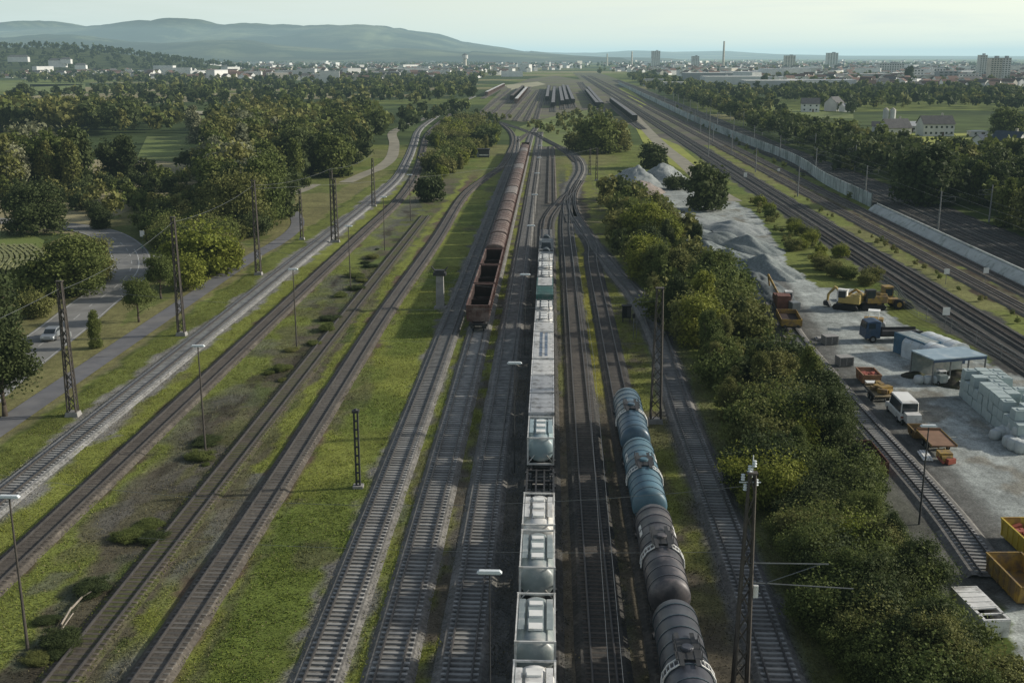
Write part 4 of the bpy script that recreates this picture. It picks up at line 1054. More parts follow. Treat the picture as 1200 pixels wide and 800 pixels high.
# ------------------------------------------------------------------ masts, lamps, wires
def foot(px,py,z=0): return G(px,py,z)
def top_z(y,ty):
    v=ty-400; return H-y/(CT-v*math.sin(TH))*(ST+v*math.cos(TH))
def lattice_mast(x,y,h,label,w0=1.0,w1=.42,group=None,mt=None,arm=None,depth=.7):
    mt=mt or M_lattice
    o=empty('lattice_mast',(x,y,0),HEAD,label,'railway mast',group)
    f=MB(); f.box((0,0,.25),(w0+.5,w0*depth+.5,.5),taper=.85); f.build('foundation',M_conc,o)
    mb=MB(); n=max(6,int(h/1.15))
    def c(k,sx,sy): t=k/n; w=(w0+(w1-w0)*t)/2; return Vector((sx*w,sy*w*depth,.3+(h-.3)*t))
    for sx in (-1,1):
        for sy in (-1,1): mb.bar(c(0,sx,sy),c(n,sx,sy),min(.11,w0*.14),4,min(.085,w1*.2))
    for k in range(n):
        for (a,b) in (((-1,-1),(1,-1)),((1,-1),(1,1)),((1,1),(-1,1)),((-1,1),(-1,-1))):
            if k%2: a,b=b,a
            mb.bar(c(k,*a),c(k+1,*b),min(.055,w0*.08),4)
    mb.build('lattice',mt,o)
    if arm:
        a=MB(); (ax,az)=arm
        a.bar((0,0,az),(ax,0,az),.05,5); a.bar((0,0,az-1.6),(ax*1.15,0,az-1.2),.035,5); a.bar((ax*.9,0,az),(0,0,az-1.5),.03,5); a.build('cantilever_arm',M_galv,o)
        i=MB(); i.lathe([(-.22,.06),(-.2,.12),(-.05,.07),(.1,.12),(.12,.06)],'Z',(ax,0,az-.35),10); i.build('insulator',M_lamp,o)
    t=MB(); t.box((0,0,h+.05),(w1+.25,w1+.1,.1)); t.build('cap',mt,o)
    return o
def mast_px(bx,by,ty,label,**k):
    x,y=G(bx,by); return lattice_mast(x,y,top_z(y,ty),label,**k)
mast_px(86,487,330,'tall tapering lattice mast nearest the left edge beside the path',w0=.95,w1=.45)
mast_px(213,393,255,'tall lattice mast between grey path and pale track, second from the left',w0=.9,w1=.45)
mast_px(303,322,212,'tall lattice mast on the grass left of the pale track, with a small white box',w0=.9,w1=.45)
mast_px(391,284,200,'dark lattice mast standing between the two left tracks, fourth along the row',w0=.85,w1=.45)
mast_px(395,284,210,'slimmer lattice mast directly beside the fourth mast of the row',w0=.7,w1=.35)
mast_px(354,281,222,'slim dark mast in the ditch at the bend of the footpath',w0=.6,w1=.35)
mast_px(438,242,186,'slim lattice mast at the wood edge before the light path',w0=.9,w1=.4)
mast_px(768,495,338,'brown lattice mast between tank wagons and the S curve track',w0=1.05,w1=.6)
mast_px(691,205,174,'small mast in the meadow inside the S curve, left of a pair',w0=.7,w1=.4)
mast_px(699,212,174,'small mast in the meadow inside the S curve, right of a pair',w0=.7,w1=.4)
# near double mast by the lower edge
x,y=P(11.3,57.5)
o=lattice_mast(x+.1,y,14.5,'tall slim dark mast at the lower edge with a bracket over the S curve track',w0=.85,w1=.34,arm=None)
b=MB(); 
b.bar((0,0,9.1),(4.6,0,9.1),.045,6); b.bar((0,0,7.9),(6.1,0,7.6),.04,6); b.bar((4.2,0,9.1),(1.2,0,7.9),.03,6); b.build('cantilever_arm',M_galv,o)
b=MB()
for k,(dx,dz) in enumerate(((-.5,14.1),(-.15,14.6),(.25,13.8),(.1,14.9),(-.35,13.5))):
    b.lathe([(0,.05),(.05,.13),(.12,.07),(.2,.13),(.28,.07),(.36,.12),(.4,.04)],'Z',(dx,0,dz),10)
b.bar((-.7,0,14.0),(.5,0,14.0),.04,5); b.bar((0,0,14.3),(0,0,15.6),.03,5); b.build('insulator',M_lamp,o)
b=MB(); b.box((.55,-.1,7.4),(.28,.2,.75)); b.build('switch_box',M_white,o)
# dark timber post between the S shaped track and track five
x,y=G(420,571)
o=empty('signal_post',(x,y,0),0,'dark square post standing alone in the wide bright grass','post')
b=MB(); b.box((-.16,0,3.5),(.13,.34,7.0)); b.box((.16,0,3.5),(.13,.34,7.0)); 
for k in range(9): b.box((0,0,.6+k*.8),(.2,.26,.1))
b.build('post',M_darksteel,o); b=MB(); b.box((0,0,7.1),(.6,.5,.2)); b.lathe([(7.2,.2),(7.35,.1)],'Z',(0,0,0),10); b.build('cap',M_darksteel,o)
b=MB(); b.box((0,0,.12),(.9,.8,.24)); b.build('foundation',M_conc,o)
# concrete pillar
x,y=G(516,361)
o=empty('concrete_pillar',(x,y,0),HEAD,'broad concrete pillar with dark winged top on the grass left of the hopper train','pillar')
b=MB(); b.box((0,0,2.6),(1.25,.9,5.2),taper=.86); b.build('shaft',M_conc,o)
b=MB(); b.box((0,0,5.3),(1.9,1.3,.45)); b.box((0,0,5.7),(1.5,1.0,.4))
for sx in (-1,1): b.bar((sx*.6,0,5.6),(sx*1.25,0,6.4),.16,5,.07)
b.build('capital',M_darksteel,o)
b=MB(); b.box((0,0,.1),(1.8,1.5,.3)); b.build('foundation',M_conc,o)
# signal box cabinet and frame in the grass right of the dark track bed
x,y=G(734,377); o=empty('relay_cabinet',(x,y,0),HEAD,'dark relay cabinet on legs beside the curving track','cabinet')
b=MB(); b.box((0,0,1.5),(1.25,.9,1.7)); b.box((0,0,2.4),(1.45,1.1,.12)); b.build('cabinet_body',M_black,o)
b=MB(); [b.box((sx*.5,sy*.3,.35),(.1,.1,.7)) for sx in (-1,1) for sy in (-1,1)]; b.build('leg',M_darksteel,o)
b=MB(); b.box((.3,-.46,1.5),(.5,.03,1.4)); b.build('door',M_darksteel,o)
x,y=G(742,396); o=empty('dwarf_signal',(x,y,0),HEAD,'thin signal frame with narrow ladder beside the relay cabinet','signal')
b=MB(); b.bar((0,0,0),(0,0,3.2),.05,6); b.bar((.45,0,0),(.45,0,2.4),.05,6); b.bar((0,0,2.2),(.45,0,2.2),.04,5)
b.build('post',M_galv,o); b=MB(); b.box((0,-.06,3.1),(.4,.12,.6)); b.build('signal_head',M_black,o)
def small_sign(px,py,h,label,w=.7,hh=.7,mt=None,group=None):
    x,y=G(px,py); o=empty('trackside_sign',(x,y,0),HEAD,label,'sign',group)
    MB().bar((0,0,0),(0,0,h),.04,6).build('post',M_galv,o); MB().box((0,-.06,h),(w,.05,hh)).build('sign_plate',mt or M_white,o)
small_sign(747,322,2.0,'small white trackside sign under the thicket edge near the curving track')
small_sign(777,390,1.3,'small white marker right of the curving track above the brown mast',.45,.6)
small_sign(805,397,1.3,'small pale marker in the grass beside the thicket',.4,.5)
small_sign(1107,384,2.4,'white square sign between yard fence and double main line, lower one',1.0,1.1)
small_sign(1108,333,2.2,'white square sign on the weedy strip between main tracks, left of two',.9,.9)
small_sign(1154,332,2.2,'white square sign near the retaining bank, right of two',.9,.9)
small_sign(873,215,2.6,'white square sign at the upper main line beside the meadow',1.0,1.3)
small_sign(912,208,2.4,'small white sign on the weedy strip before the noise wall',.8,.8)
small_sign(168,290,2.8,'white road sign at the junction in front of the dark trees',.9,1.2)
small_sign(167,296,1.2,'small dark green bin like marker below the road sign',.5,.5,M_green)
small_sign(305,311,1.5,'small white box at the foot of the third lattice mast',.6,.9)
small_sign(84,414,2.6,'small verge sign beside the road near the tall left mast',.4,.6)
# lamps
def lamp(s,y,h,label,group,mt=M_galv,r=.055):
    x,yy=P(s,y); o=empty('yard_lamp',(x,yy,0),HEAD,label,'yard lamp',group)
    b=MB(); b.bar((0,0,0),(0,0,h*.45),r*1.5,8,r*1.2); b.bar((0,0,h*.45),(0,0,h-.1),r*1.1,8,r*.8); b.build('post',mt,o)
    b=MB(); b.box((.0,0,h),(1.35,.30,.13),taper=.8); b.box((.0,0,h-.1),(1.2,.24,.06)); b.build('lamp_head',M_lamp,o)
    return o
pos=['at the lower edge','second from the lower edge','third from the lower edge','fourth from the lower edge','fifth from the lower edge','sixth from the lower edge','seventh from the lower edge','eighth from the lower edge']
for k in range(8): lamp(-3.05,53.6+41.2*k,10.5,'thin lamp post with white tube head between the two trains, '+pos[k],'lamps between the trains',M_darksteel,.04)
for k,(s,y) in enumerate(((-33.4,63.7),(-33.1,100.4),(-32.9,139),(-32.4,176),(-32.4,214),(-32.4,255))): lamp(s,y,10.6,'thin lamp with white tube head in the left row, '+pos[k],'lamps of the left row',M_lattice,.07)
for k,(px,py) in enumerate(((1077,614),(1015,528))): 
    x,y=G(px,py); s=x-SL*y; lamp(s,y,8.5,['slender dark lamp post beside the siding near the yellow skips','slender lamp post rising from the thicket beside the siding'][k],'lamps of the storage yard',M_darksteel,.06) if k==0 else None
# modern masts of the main lines
def pole(x,y,h,label,side=-1,group='masts of the main line behind the wall'):
    o=empty('catenary_mast',(x,y,0),HEAD,label,'catenary mast',group)
    b=MB(); b.bar((0,0,0),(0,0,h),.19,8,.12); b.build('pole',mat('mast_concrete',(.20,.205,.2),.8,.2,1),o)
    b=MB(); b.bar((0,0,h-1.0),(side*3.0,0,h-1.3),.04,5); b.bar((0,0,h-2.3),(side*3.1,0,h-2.2),.04,5); b.bar((0,0,h-2.3),(side*2.4,0,h-1.25),.03,5); b.bar((side*3,0,h-1.3),(side*3.1,0,h-2.2),.025,5)
    b.build('cantilever_arm',M_galv,o); return o
for k in range(14):
    y=182+58*k; dx=(0 if y<400 else (y-400)*.012)+(0 if y<600 else (y-600)*.03)
    x,_=P(85.2+dx,y); pole(x,y,8.6,'pale concrete mast right behind the noise wall, '+ordn[k]+' along the line',1,'masts right behind the noise wall')
    x,_=P(101.0+dx,y+12); pole(x,y+12,8.6,'grey concrete mast under the right wood, '+ordn[k]+' along the line',-1,'masts along the right wood')
def mainmast(px,py,ty,label):
    x,y=G(px,py); pole(x,y,top_z(y,ty),label,-1,None)
mainmast(830,184,131,'tall pale mast beside the upper double main line, above the round yard tree')
mainmast(814,146,130,'short pale mast left of the noise wall far up the main line')
for k,(s,y) in enumerate(((67.4,300),(67.6,365),(70,430),(72,495),(75,560),(78,640),(82,740),(87,860),(93,1000))):
    x,_=P(s,y); pole(x,y,8.2,'mast between the main tracks far up the line, '+ordn[k]+' from the noise wall end',-1 if k%2 else 1,'masts between the upper main tracks')
# overhead wires
def wire(name,pts,r,label,cat='overhead wire',group=None,sag=0):
    mb=MB()
    for a,b in zip(pts[:-1],pts[1:]):
        a,b=Vector(a),Vector(b); n=max(1,int((b-a).length/4)) if sag else 1; pr=a
        for k in range(1,n+1):
            t=k/n; q=a.lerp(b,t)-Vector((0,0,sag*4*t*(1-t))); mb.bar(pr,q,r,4,cap=False); pr=q
    o=mb.build(name,M_galv); tag(o,label,cat,group); return o
mx,my=G(86,487); nx,ny=G(768,495)
wire('span_wire',[(mx,my,14),(nx,ny,13)],.014,'thin cross span wire from the left lattice mast to the brown one',sag=1.6)
wire('span_wire',[(mx,my,8.5),(nx,ny,8.5)],.010,'lower straight cross span wire between the same two lattice masts')
x0,y0=P(11.3,57.5); wire('span_wire',[(-22,60,9.5),(x0,y0,9.8)],.010,'thin cross span wire at the lower edge above the container train',sag=.4)
wire('span_wire',[(-40,66,12.5),(x0,y0,13.8)],.012,'slack cross span wire leaving the near masts to the left',sag=2.2)
for s,lab in ((3.6,'contact wire above the dark track right of the container train'),(4.3,'second thin wire above the dark track'),):
    wire('contact_wire',[(*P(s-.5,42),6.6),(*P(s+.4,110),6.6),(*P(s,180),6.6),(*P(s-.4,240),6.6)],.018,lab)
for s,lab in ((58.6,'contact wire over the near main track'),(63.0,'contact wire over the far main track')):
    wire('contact_wire',[(*P(s,120),6.0),(*P(s,200),6.0),(*P(s,300),6.0)],.015,lab)
for s,lab in ((88,'contact wire over the near shaded track'),(92.6,'contact wire over the middle shaded track'),(97.2,'contact wire over the far shaded track'),(71.5,'contact wire over the third main track'),(77,'contact wire over the track at the retaining bank')):
    wire('contact_wire',[(*P(s,140),6.0),(*P(s,240),6.0),(*P(s,420),6.0),(*P(s+2,700),6.0)],.02,lab); 
wire('feeder_wire',[(*G(86,487),13.6),(*G(213,393),15.6),(*G(303,322),15.6),(*G(391,284),15.0),(*G(438,242),13)],.022,'feeder wire linking the lattice masts of the left row',sag=.8)
wire('feeder_wire',[(-52,62,14.0),(*G(86,487),13.8)],.022,'feeder wire leaving the first left lattice mast towards the lower edge',sag=.8)
wire('span_wire',[(*G(213,393),15.4),(*G(768,495),13.2)],.012,'long diagonal span wire from the second left mast to the brown mast',sag=2.0)
wire('span_wire',[(*G(303,322),15.0),(*G(699,212),10.0)],.02,'distant span wire from the third left mast across the hopper train',sag=2.0)
# ------------------------------------------------------------------ noise wall and retaining bank
WALL=catmull([P(81.2,274),P(82.0,330)]+[G(*p) for p in [(925,189.5),(850,158.5),(810,141),(765,119),(725,99)]],6)
M_wall=mat('noise_wall_panel',(.42,.47,.45),.85,.25,.15,c2=(.2,.24,.22),c2amt=.5,c2scale=.1)
o=empty('noise_wall',(0,0,0),0,'long pale noise wall curving up the main line','noise wall')
pan=MB();pst=MB()
A=along(WALL,4.0)
for k in range(len(A)-1):
    x,y,a=A[k];x2,y2,_=A[k+1]; L=math.hypot(x2-x,y2-y)
    pan.box(((x+x2)/2,(y+y2)/2,1.7),(.16,L-.2,3.4),rz=a-math.pi/2)
pan.build('panel',M_wall,o)
for k in range(min(100,len(A))):
    x,y,a=A[k]; q=MB().box((x,y,1.85),(.26,.2,3.7),rz=a-math.pi/2).build('post',M_galv,o)
bank=catmull([P(79.4,110),P(79.4,200),P(79.6,272)],6)
o=empty('retaining_bank',(0,0,0),0,'low pale concrete bank continuing the line of the noise wall','retaining wall')
sweep(bank,[(-.9,-.02),(-.5,.5),(0.6,1.5),(1.0,1.55),(1.0,-.02)]).build('slope',mat('bank_concrete',(.50,.52,.48),.9,.25,.3,c2=(.3,.32,.28),c2amt=.4),o)
sweep(offset_line(bank,1.3),[(-.12,-.02),(-.12,1.9),(.12,1.9),(.12,-.02)]).build('coping',mat('bank_concrete',(.3,.3,.3)),o)
# mesh fence between storage yard and main line
fp=pxline([(1205,440),(1130,398),(1075,372),(1060,362),(1048,345),(1030,334)],3)
o=empty('mesh_fence',(0,0,0),0,'grey green mesh fence between storage yard and main line','fence')
m=MB()
for a,b in zip(fp[:-1],fp[1:]):
    for z in (.1,.55,1.0,1.45,1.9): m.bar((*a,z),(*b,z),.03,4)
    L=math.hypot(b[0]-a[0],b[1]-a[1])
    for k in range(int(L/.35)): t=k*.35/L; q=(a[0]+(b[0]-a[0])*t,a[1]+(b[1]-a[1])*t); m.bar((*q,.05),(*q,1.95),.018,4)
m.build('mesh',M_galv,o)
for a in fp[::2]: MB().bar((*a,0),(*a,2.1),.05,6).build('post',M_galv,o)
# fallen branch and cables in the left foreground
o=MB(); pts=[G(72,735),G(84,716),G(98,702),G(112,692)]
for a,b in zip(pts[:-1],pts[1:]): o.bar((*a,.22),(*b,.3),.07,6)
o.bar((*G(72,740),.15),(*G(86,722),.25),.05,5); o.bar((*G(96,704),.3),(*G(108,700),.5),.04,5)
tag(o.build('fallen_branch',mat('bleached_wood',(.30,.26,.21),.9,.3,3)),'bleached fallen branch on the dark soil in the left foreground','branch')
# lineside hut in the scrub
x,y=G(565,184); o=empty('lineside_hut',(x,y,0),HEAD,'small dark hut with pale sill hidden in the scrub above the bend','hut')
b=MB(); b.box((0,0,1.4),(5.5,4,2.8)); b.build('wall',M_darksteel,o); b=MB(); b.box((0,0,2.95),(6.1,4.6,.25)); b.build('roof',M_black,o)
b=MB(); b.box((.8,-2.02,.9),(3.5,.05,.5)); b.build('panel',M_white,o); b=MB(); b.box((-1.6,-2.02,1.1),(.9,.05,2.0)); b.build('door',M_steel,o)
# ------------------------------------------------------------------ vehicles and yard objects
def at_px(name,px,py,rz,label,cat,group=None): return empty(name,(*G(px,py),.0),rz,label,cat,group)
def wheel(parent,x,y,r,w,z=None,name='wheel',rim=M_steel):
    z=r if z is None else z
    t=MB().lathe([(-w/2,r*.6),(-w/2,r*.92),(-w*.38,r),(w*.38,r),(w/2,r*.92),(w/2,r*.6)],'X',(x,y,z),18).build(name,M_black,parent)
    MB().lathe([(-w/2-.01,r*.5),(w/2+.01,r*.5)],'X',(x,y,z),12).build('rim',rim,t)
def car_body(o,L,W,Hh,paint,kind='car'):
    # side outline (y forward)
    l=L/2
    if kind=='car': low=[(-l,.35),(-l,.75),(-l+.15,.92),(-l+.9,.98),(l-1.15,.95),(l-.15,.78),(l,.55),(l,.3)]; cab=[(-l+.35,.95),(-l+1.0,Hh-.03),(-l+2.2,Hh),(l-1.9,Hh-.06),(l-1.1,.93)]
    else: low=[(-l,.35),(-l,1.1),(l-.9,1.1),(l-.1,.95),(l,.7),(l,.35)]; cab=[(-l+.02,1.08),(-l+.1,Hh-.05),(-l+.3,Hh),(l-1.6,Hh),(l-.85,1.08)]
    b=MB(); b.prof(low[::-1],-W/2,W/2); body=b.build('body',paint,o)
    body.modifiers.new('b','BEVEL').width=.05
    c=MB(); c.prof([(y,z) for y,z in cab][::-1],-W/2+.12,W/2-.12); cb=c.build('cabin',paint,o); cb.modifiers.new('b','BEVEL').width=.06
    g=MB()
    (y0,z0),(y1,z1),(y2,z2),(y3,z3),(y4,z4)=cab
    def quad(a,b_): g.add([(-W/2+.2,a[0],a[1]),(W/2-.2,a[0],a[1]),(W/2-.2,b_[0],b_[1]),(-W/2+.2,b_[0],b_[1])],[(0,1,2,3)])
    quad((y4+.0,z4+.08),(y3+.1,z3-.05)); quad((y0-.0,z0+.08),(y1-.06,z1-.06))
    ws=g.build('windscreen',M_glass,o); ws.location=(0,0,.012)
    for sx in (-1,1):
        q=MB(); x=sx*(W/2-.112); q.add([(x,y0+.3,z0+.08),(x,y1+.05,z1-.1),(x,y3-.05,z3-.1),(x,y4-.25,z4+.08)],[(0,1,2,3)] if sx<0 else [(3,2,1,0)]); q.build('side_window',M_glass,o)
        h=MB(); h.box((sx*(W/2-.28),l+.0,.66),(.36,.05,.15)); h.build('headlight',M_lamp,o)
        h=MB(); h.box((sx*(W/2-.25),-l-.0,.78),(.3,.05,.18)); h.build('tail_light',M_red,o)
        for y in (-l+.85,l-.9): wheel(o,sx*(W/2-.1),y,.33,.22)
# silver car on the road
x0,y0=G(52,397)
o=empty('car',(x0+1.1,y0,.09),0,'silver grey hatchback driving on the road at the left edge','car')
car_body(o,4.4,1.8,1.48,mat('silver_car_paint',(.30,.32,.33),.3,.05,1,metal=.4))
i=min(range(len(ROAD)),key=lambda k:(ROAD[k][0]-x0)**2+(ROAD[k][1]-y0)**2); a,b=ROAD[i-1],ROAD[i+2]; o.rotation_euler.z=math.atan2(a[1]-b[1],a[0]-b[0])-math.pi/2
# white van + trailer
YH=HEAD+R(24)  # siding direction
def siding_heading(px,py):
    x,y=G(px,py); i=min(range(1,len(T12)-1),key=lambda k:(T12[k][0]-x)**2+(T12[k][1]-y)**2); a,b=T12[i-1],T12[i+1]; return math.atan2(b[1]-a[1],b[0]-a[0])-math.pi/2
hd=siding_heading(1050,480)
o=at_px('delivery_van',1056,488,hd,'white van parked between siding and gravel lane','van')
car_body(o,5.2,2.0,2.35,M_white,'van')
MB().box((0,-.5,2.37),(1.7,3.4,.05)).build('roof_panel',M_white,o)
o=at_px('small_trailer',1067,498,hd,'small white box trailer directly behind the white van','trailer')
b=MB(); b.box((0,0,.95),(1.5,1.9,.9)); b.build('body',M_cwhite,o); 
for sx in(-1,1): wheel(o,sx*.85,0,.3,.18)
MB().bar((0,.9,.5),(0,1.8,.45),.04,6).build('drawbar',M_darksteel,o)
# rubbish skip with scrap and open trailer above the van
def skip(px,py,rz,L,W,Hh,mt,label,fill=None,fillname='load',name='skip',cat='skip',slope=.35):
    o=at_px(name,px,py,rz,label,cat); b=MB(); t=.08; l=L/2;w=W/2
    for sx in (-1,1): b.prof([(-l,Hh),(-l+slope,.2),(l-slope,.2),(l,Hh)],*sorted((sx*w,sx*(w-t)))); b.box((sx*(w-.02),0,Hh+.04),(.14,L,.1))
    for sy in (-1,1):
        b.add([(-w+t,sy*l,Hh),(w-t,sy*l,Hh),(w-t,sy*(l-slope),.2),(-w+t,sy*(l-slope),.2),(-w+t,sy*(l-t*1.3),Hh),(w-t,sy*(l-t*1.3),Hh),(w-t,sy*(l-slope-t),.25),(-w+t,sy*(l-slope-t),.25)],[(0,1,2,3),(7,6,5,4),(0,4,5,1),(3,2,6,7)]); b.box((0,sy*(l-.02),Hh+.04),(W-.3,.14,.1))
    b.box((0,0,.22),(W-.18,L-2*slope-.1,.08))
    for k in range(int(L/.9)): 
        for sx in (-1,1): b.box((sx*(w+.03),-l+.7+k*.9,Hh*.55),(.07,.12,Hh*.8))
    b.build('body',mt,o)
    if fill:
        r=random.Random(px); f=MB()
        for k in range(26): f.box((r.uniform(-w+.35,w-.35),r.uniform(-l+.6,l-.6),Hh*.5+r.uniform(0,Hh*.35)),(r.uniform(.2,.6),r.uniform(.2,1.2),r.uniform(.1,.3)),rz=r.uniform(0,3),rx=r.uniform(-.3,.3))
        f.box((0,0,Hh*.4),(W-.3,L-1.0,.3)); f.build(fillname,fill,o)
    return o
def trailer(px,py,rz,L,W,mt,deckm,label,load=None):
    o=at_px('flat_trailer',px,py,rz,label,'trailer')
    MB().box((0,0,.95),(W,L,.14)).box((0,L/2-.05,1.1),(W-.1,.1,.3)).build('deck',deckm,o)
    b=MB(); 
    for sx in (-1,1): b.box((sx*.45,0,.78),(.12,L-.3,.18)); b.box((sx*(W/2+.02),0,1.0),(.06,L,.22))
    b.bar((0,-L/2,.75),(0,-L/2-1.5,.55),.07,6); b.build('frame',mt,o)
    for sx in(-1,1):
        for y in (-.5,.5): wheel(o,sx*(W/2-.18),y,.38,.25)
    if load:
        r=random.Random(px); f=MB()
        for k in range(9): f.box((r.uniform(-W/2+.5,W/2-.5),r.uniform(-L/2+.7,L/2-.7),1.25+r.uniform(0,.2)),(r.uniform(.3,.9),r.uniform(.5,1.6),r.uniform(.25,.6)),rz=r.uniform(0,3)); 
        f.build('load',load,o)
    return o
skip(1017,447,hd,3.4,2.1,1.2,mat('faded_orange',(.28,.15,.08),.7,.4,1.2),'faded orange skip full of scrap beside the siding',M_red)
o=at_px('storage_box',1020,458,hd,'small pale box standing in front of the orange skip','box'); MB().box((0,0,.55),(1.1,.9,1.0)).build('body',M_cwhite,o); MB().box((0,0,1.08),(1.2,1.0,.08)).build('lid',M_white,o)
trailer(1029,468,hd,4.2,2.1,M_darksteel,mat('worn_wood_deck',(.24,.19,.11),.9,.3,1.5),'low trailer with a worn timber deck above the white van',M_yellow)
o=trailer(1096,524,hd,4.6,2.4,M_yellow,mat('plywood_brown',(.22,.13,.08),.9,.25,1),'brown plywood decked trailer with yellow frame below the van')
skip(1080,512,hd,2.6,2.2,.9,mat('brown_yellow_box',(.20,.13,.05),.8,.4,1),'open yellow brown box trailer touching the plywood decked one',M_wagin)
o=at_px('machine_head',1106,540,hd,'red and yellow machine attachment at the lower end of the trailers','machine')
b=MB(); b.box((0,0,.6),(1.2,1.1,.7)); b.lathe([(-.5,.35),(.5,.35)],'X',(0,-.6,.45),12); b.build('housing',M_yellow,o); b=MB(); b.box((.2,-.7,.35),(.9,.9,.5),rz=.4); b.bar((-.6,0,.4),(-.5,-1.3,.3),.12,6); b.build('attachment',M_red,o)
o=at_px('white_plank_stack',1084,536,hd+1.5,'white planks lying beside the plywood trailer','plank stack')
b=MB(); [b.box((0,-.35+.24*k,.18),(2.3,.2,.12)) for k in range(4)]; [b.box((.1,-.3+.25*k,.31),(2.1,.2,.1)) for k in range(3)]; b.build('planks',M_white,o)
# yellow skips at the lower right
skip(1194,690,hd+R(3),5.6,2.6,1.5,M_yellow,'yellow open skip with brown dusty floor, lower one of two at the right edge')
skip(1209,645,hd+R(3),5.6,2.6,1.5,mat('bright_yellow_paint',(.5,.36,.04),.5,.25,1,c2=(.3,.18,.05),c2amt=.3),'bright yellow skip with dark red scrap, cut by the right edge',M_red)
# white slab / boat like hull under the trees
o=at_px('white_trailer_frame',1146,728,hd+R(6),'long white cabin body with two open roof bays beside the thicket','cabin body')
b=MB(); L=4.7;W=1.75
for sx in (-1,1): b.box((sx*W/2,0,.75),(.12,L,1.2))
for sy in (-1,1): b.box((0,sy*L/2,.75),(W-.12,.12,1.2))
b.box((0,.85,1.38),(W+.1,3.0,.1)); 
for y in (-.72,-1.5,-2.3): b.box((0,y,1.38),(W+.1,.14,.1))
for sx in (-1,1): b.box((sx*(W/2-.06),-1.5,1.38),(.2,1.5,.1))
b.build('body',M_cwhite,o)
b=MB(); [b.box((0,2.2-k*.7,1.45),(W-.1,.07,.06)) for k in range(5)]; b.build('roof_rib',M_white,o)
b=MB(); b.box((0,0,.25),(W-.2,L-.2,.1)); b.build('floor_pan',M_darksteel,o)
# rusty low wagon half under the thicket beside the siding
o=at_px('rusty_container',1014,545,hd,'rusty open container half hidden by the thicket beside the siding','container')
b=MB(); 
for sx in (-1,1): b.box((sx*1.2,0,.75),(.1,6,1.4))
for sy in (-1,1): b.box((0,sy*3,.75),(2.3,.1,1.4))
b.box((0,0,.1),(2.3,5.9,.1)); b.build('body',mat('rust_red',(.11,.045,.03),.9,.4,1.5,c2=(.05,.03,.025),c2amt=.4),o)
b=MB(); [b.box((0,-2.4+k*1.2,1.05),(2.2,.14,.14)) for k in range(5)]; b.build('crossbar',M_darksteel,o)
# work train on the siding: low yellow wagon and machine
h2=siding_heading(925,372)
i=min(range(1,len(T12)-1),key=lambda k:abs(T12[k][1]-G(926,392)[1])); wx,wy=T12[i]
o=empty('yellow_rail_wagon',(wx,wy+2.2,RT),h2,'yellow open rail wagon at the near end of the work train on the siding','rail wagon')
b=MB(); L=6.4
for sx in (-1,1): b.box((sx*1.35,0,1.5),(.08,L,.9))
for sy in (-1,1): b.box((0,sy*L/2,1.5),(2.78,.08,.9))
b.box((0,0,1.03),(2.7,L,.1))
for k in range(6):
    for sx in (-1,1): b.box((sx*1.41,-L/2+.3+k*1.15,1.5),(.06,.12,.9))
b.build('body',M_yellow,o); underframe(o,6.8,M_darksteel,.85); bogie(o,0,(-1.2,1.2))
b=MB(); b.box((0,0,1.25),(2.5,L-.4,.25)); b.build('load',M_wagin,o)
j=i+5; wx,wy=T12[min(j,len(T12)-2)]
o=empty('rail_crane',(wx+.2,wy+1.0,RT),siding_heading(915,356),'rail crane wagon with reddish brown machinery and pale cab on the siding','rail crane')
underframe(o,9.5,M_darksteel,.95); bogie(o,-3); bogie(o,3)
b=MB(); b.box((0,0,1.2),(2.7,8.8,.12)); b.build('deck',M_darksteel,o)
b=MB(); b.box((-.2,-1.6,2.2),(1.9,2.2,1.9)); b.box((0,1.6,1.9),(2.2,2.0,1.3)); b.lathe([(-1.1,.5),(1.1,.5)],'X',(0,3.3,1.9),14); b.build('machinery',mat('machine_red_brown',(.16,.07,.05),.7,.4,1.2),o)
b=MB(); b.box((.75,.1,2.35),(1.1,1.3,2.0)); b.build('cab',M_cwhite,o); b=MB(); b.box((.75,-.57,2.7),(.8,.04,.9)); b.box((1.31,.1,2.7),(.04,.9,.9)); b.build('window',M_glass,o)
b=MB(); b.bar((-.6,.4,2.6),(-1.9,3.8,5.0),.18,6); b.bar((-1.9,3.8,5.0),(-1.4,5.6,3.0),.13,6); b.build('boom',M_yellow,o)
b=MB(); b.box((1.2,-3.4,1.9),(1.2,1.4,1.2),rz=.3); b.build('generator',M_steel,o)
# yellow trolley under the trees
o=at_px('yellow_trolley',936,436,hd,'low yellow trolley with brown load at the thicket edge beside the siding','trolley')
b=MB(); b.box((0,0,.65),(2.2,4.2,.2)); 
for sx in (-1,1): b.box((sx*1.1,0,.95),(.07,4.2,.4))
b.build('body',M_yellow,o); b=MB(); [b.box((random.uniform(-.5,.5),random.uniform(-1.4,1.4),1.0),(.8,1.2,.5),rz=random.uniform(0,3)) for k in range(6)]; b.build('load',M_conc,o)
for sx in (-1,1):
    for y in (-1.4,1.4): wheel(o,sx*.9,y,.28,.15)
# pallet stacks on the lane
for px,py,lab in ((972,403,'grey pallet stack on the gravel lane, upper of two'),(989,428,'grey pallet stack on the gravel lane, lower of two')):
    o=at_px('pallet_stack',px,py,hd+.2,lab,'pallet stack')
    b=MB(); [b.box((0,0,.12+.15*k),(1.9-.1*(k%2),1.5,.05)) for k in range(8)]; [b.box((x,0,.65),(.1,1.45,1.1)) for x in (-.85,0,.85)]; b.build('pallets',M_conc,o)
o=at_px('plank_stack',962,398,hd,'flat grey slab beside the upper pallet stack','slab'); MB().box((0,0,.12),(1.5,1.5,.2)).box((.1,0,.28),(1.2,1.3,.12)).build('slabs',M_conc,o)
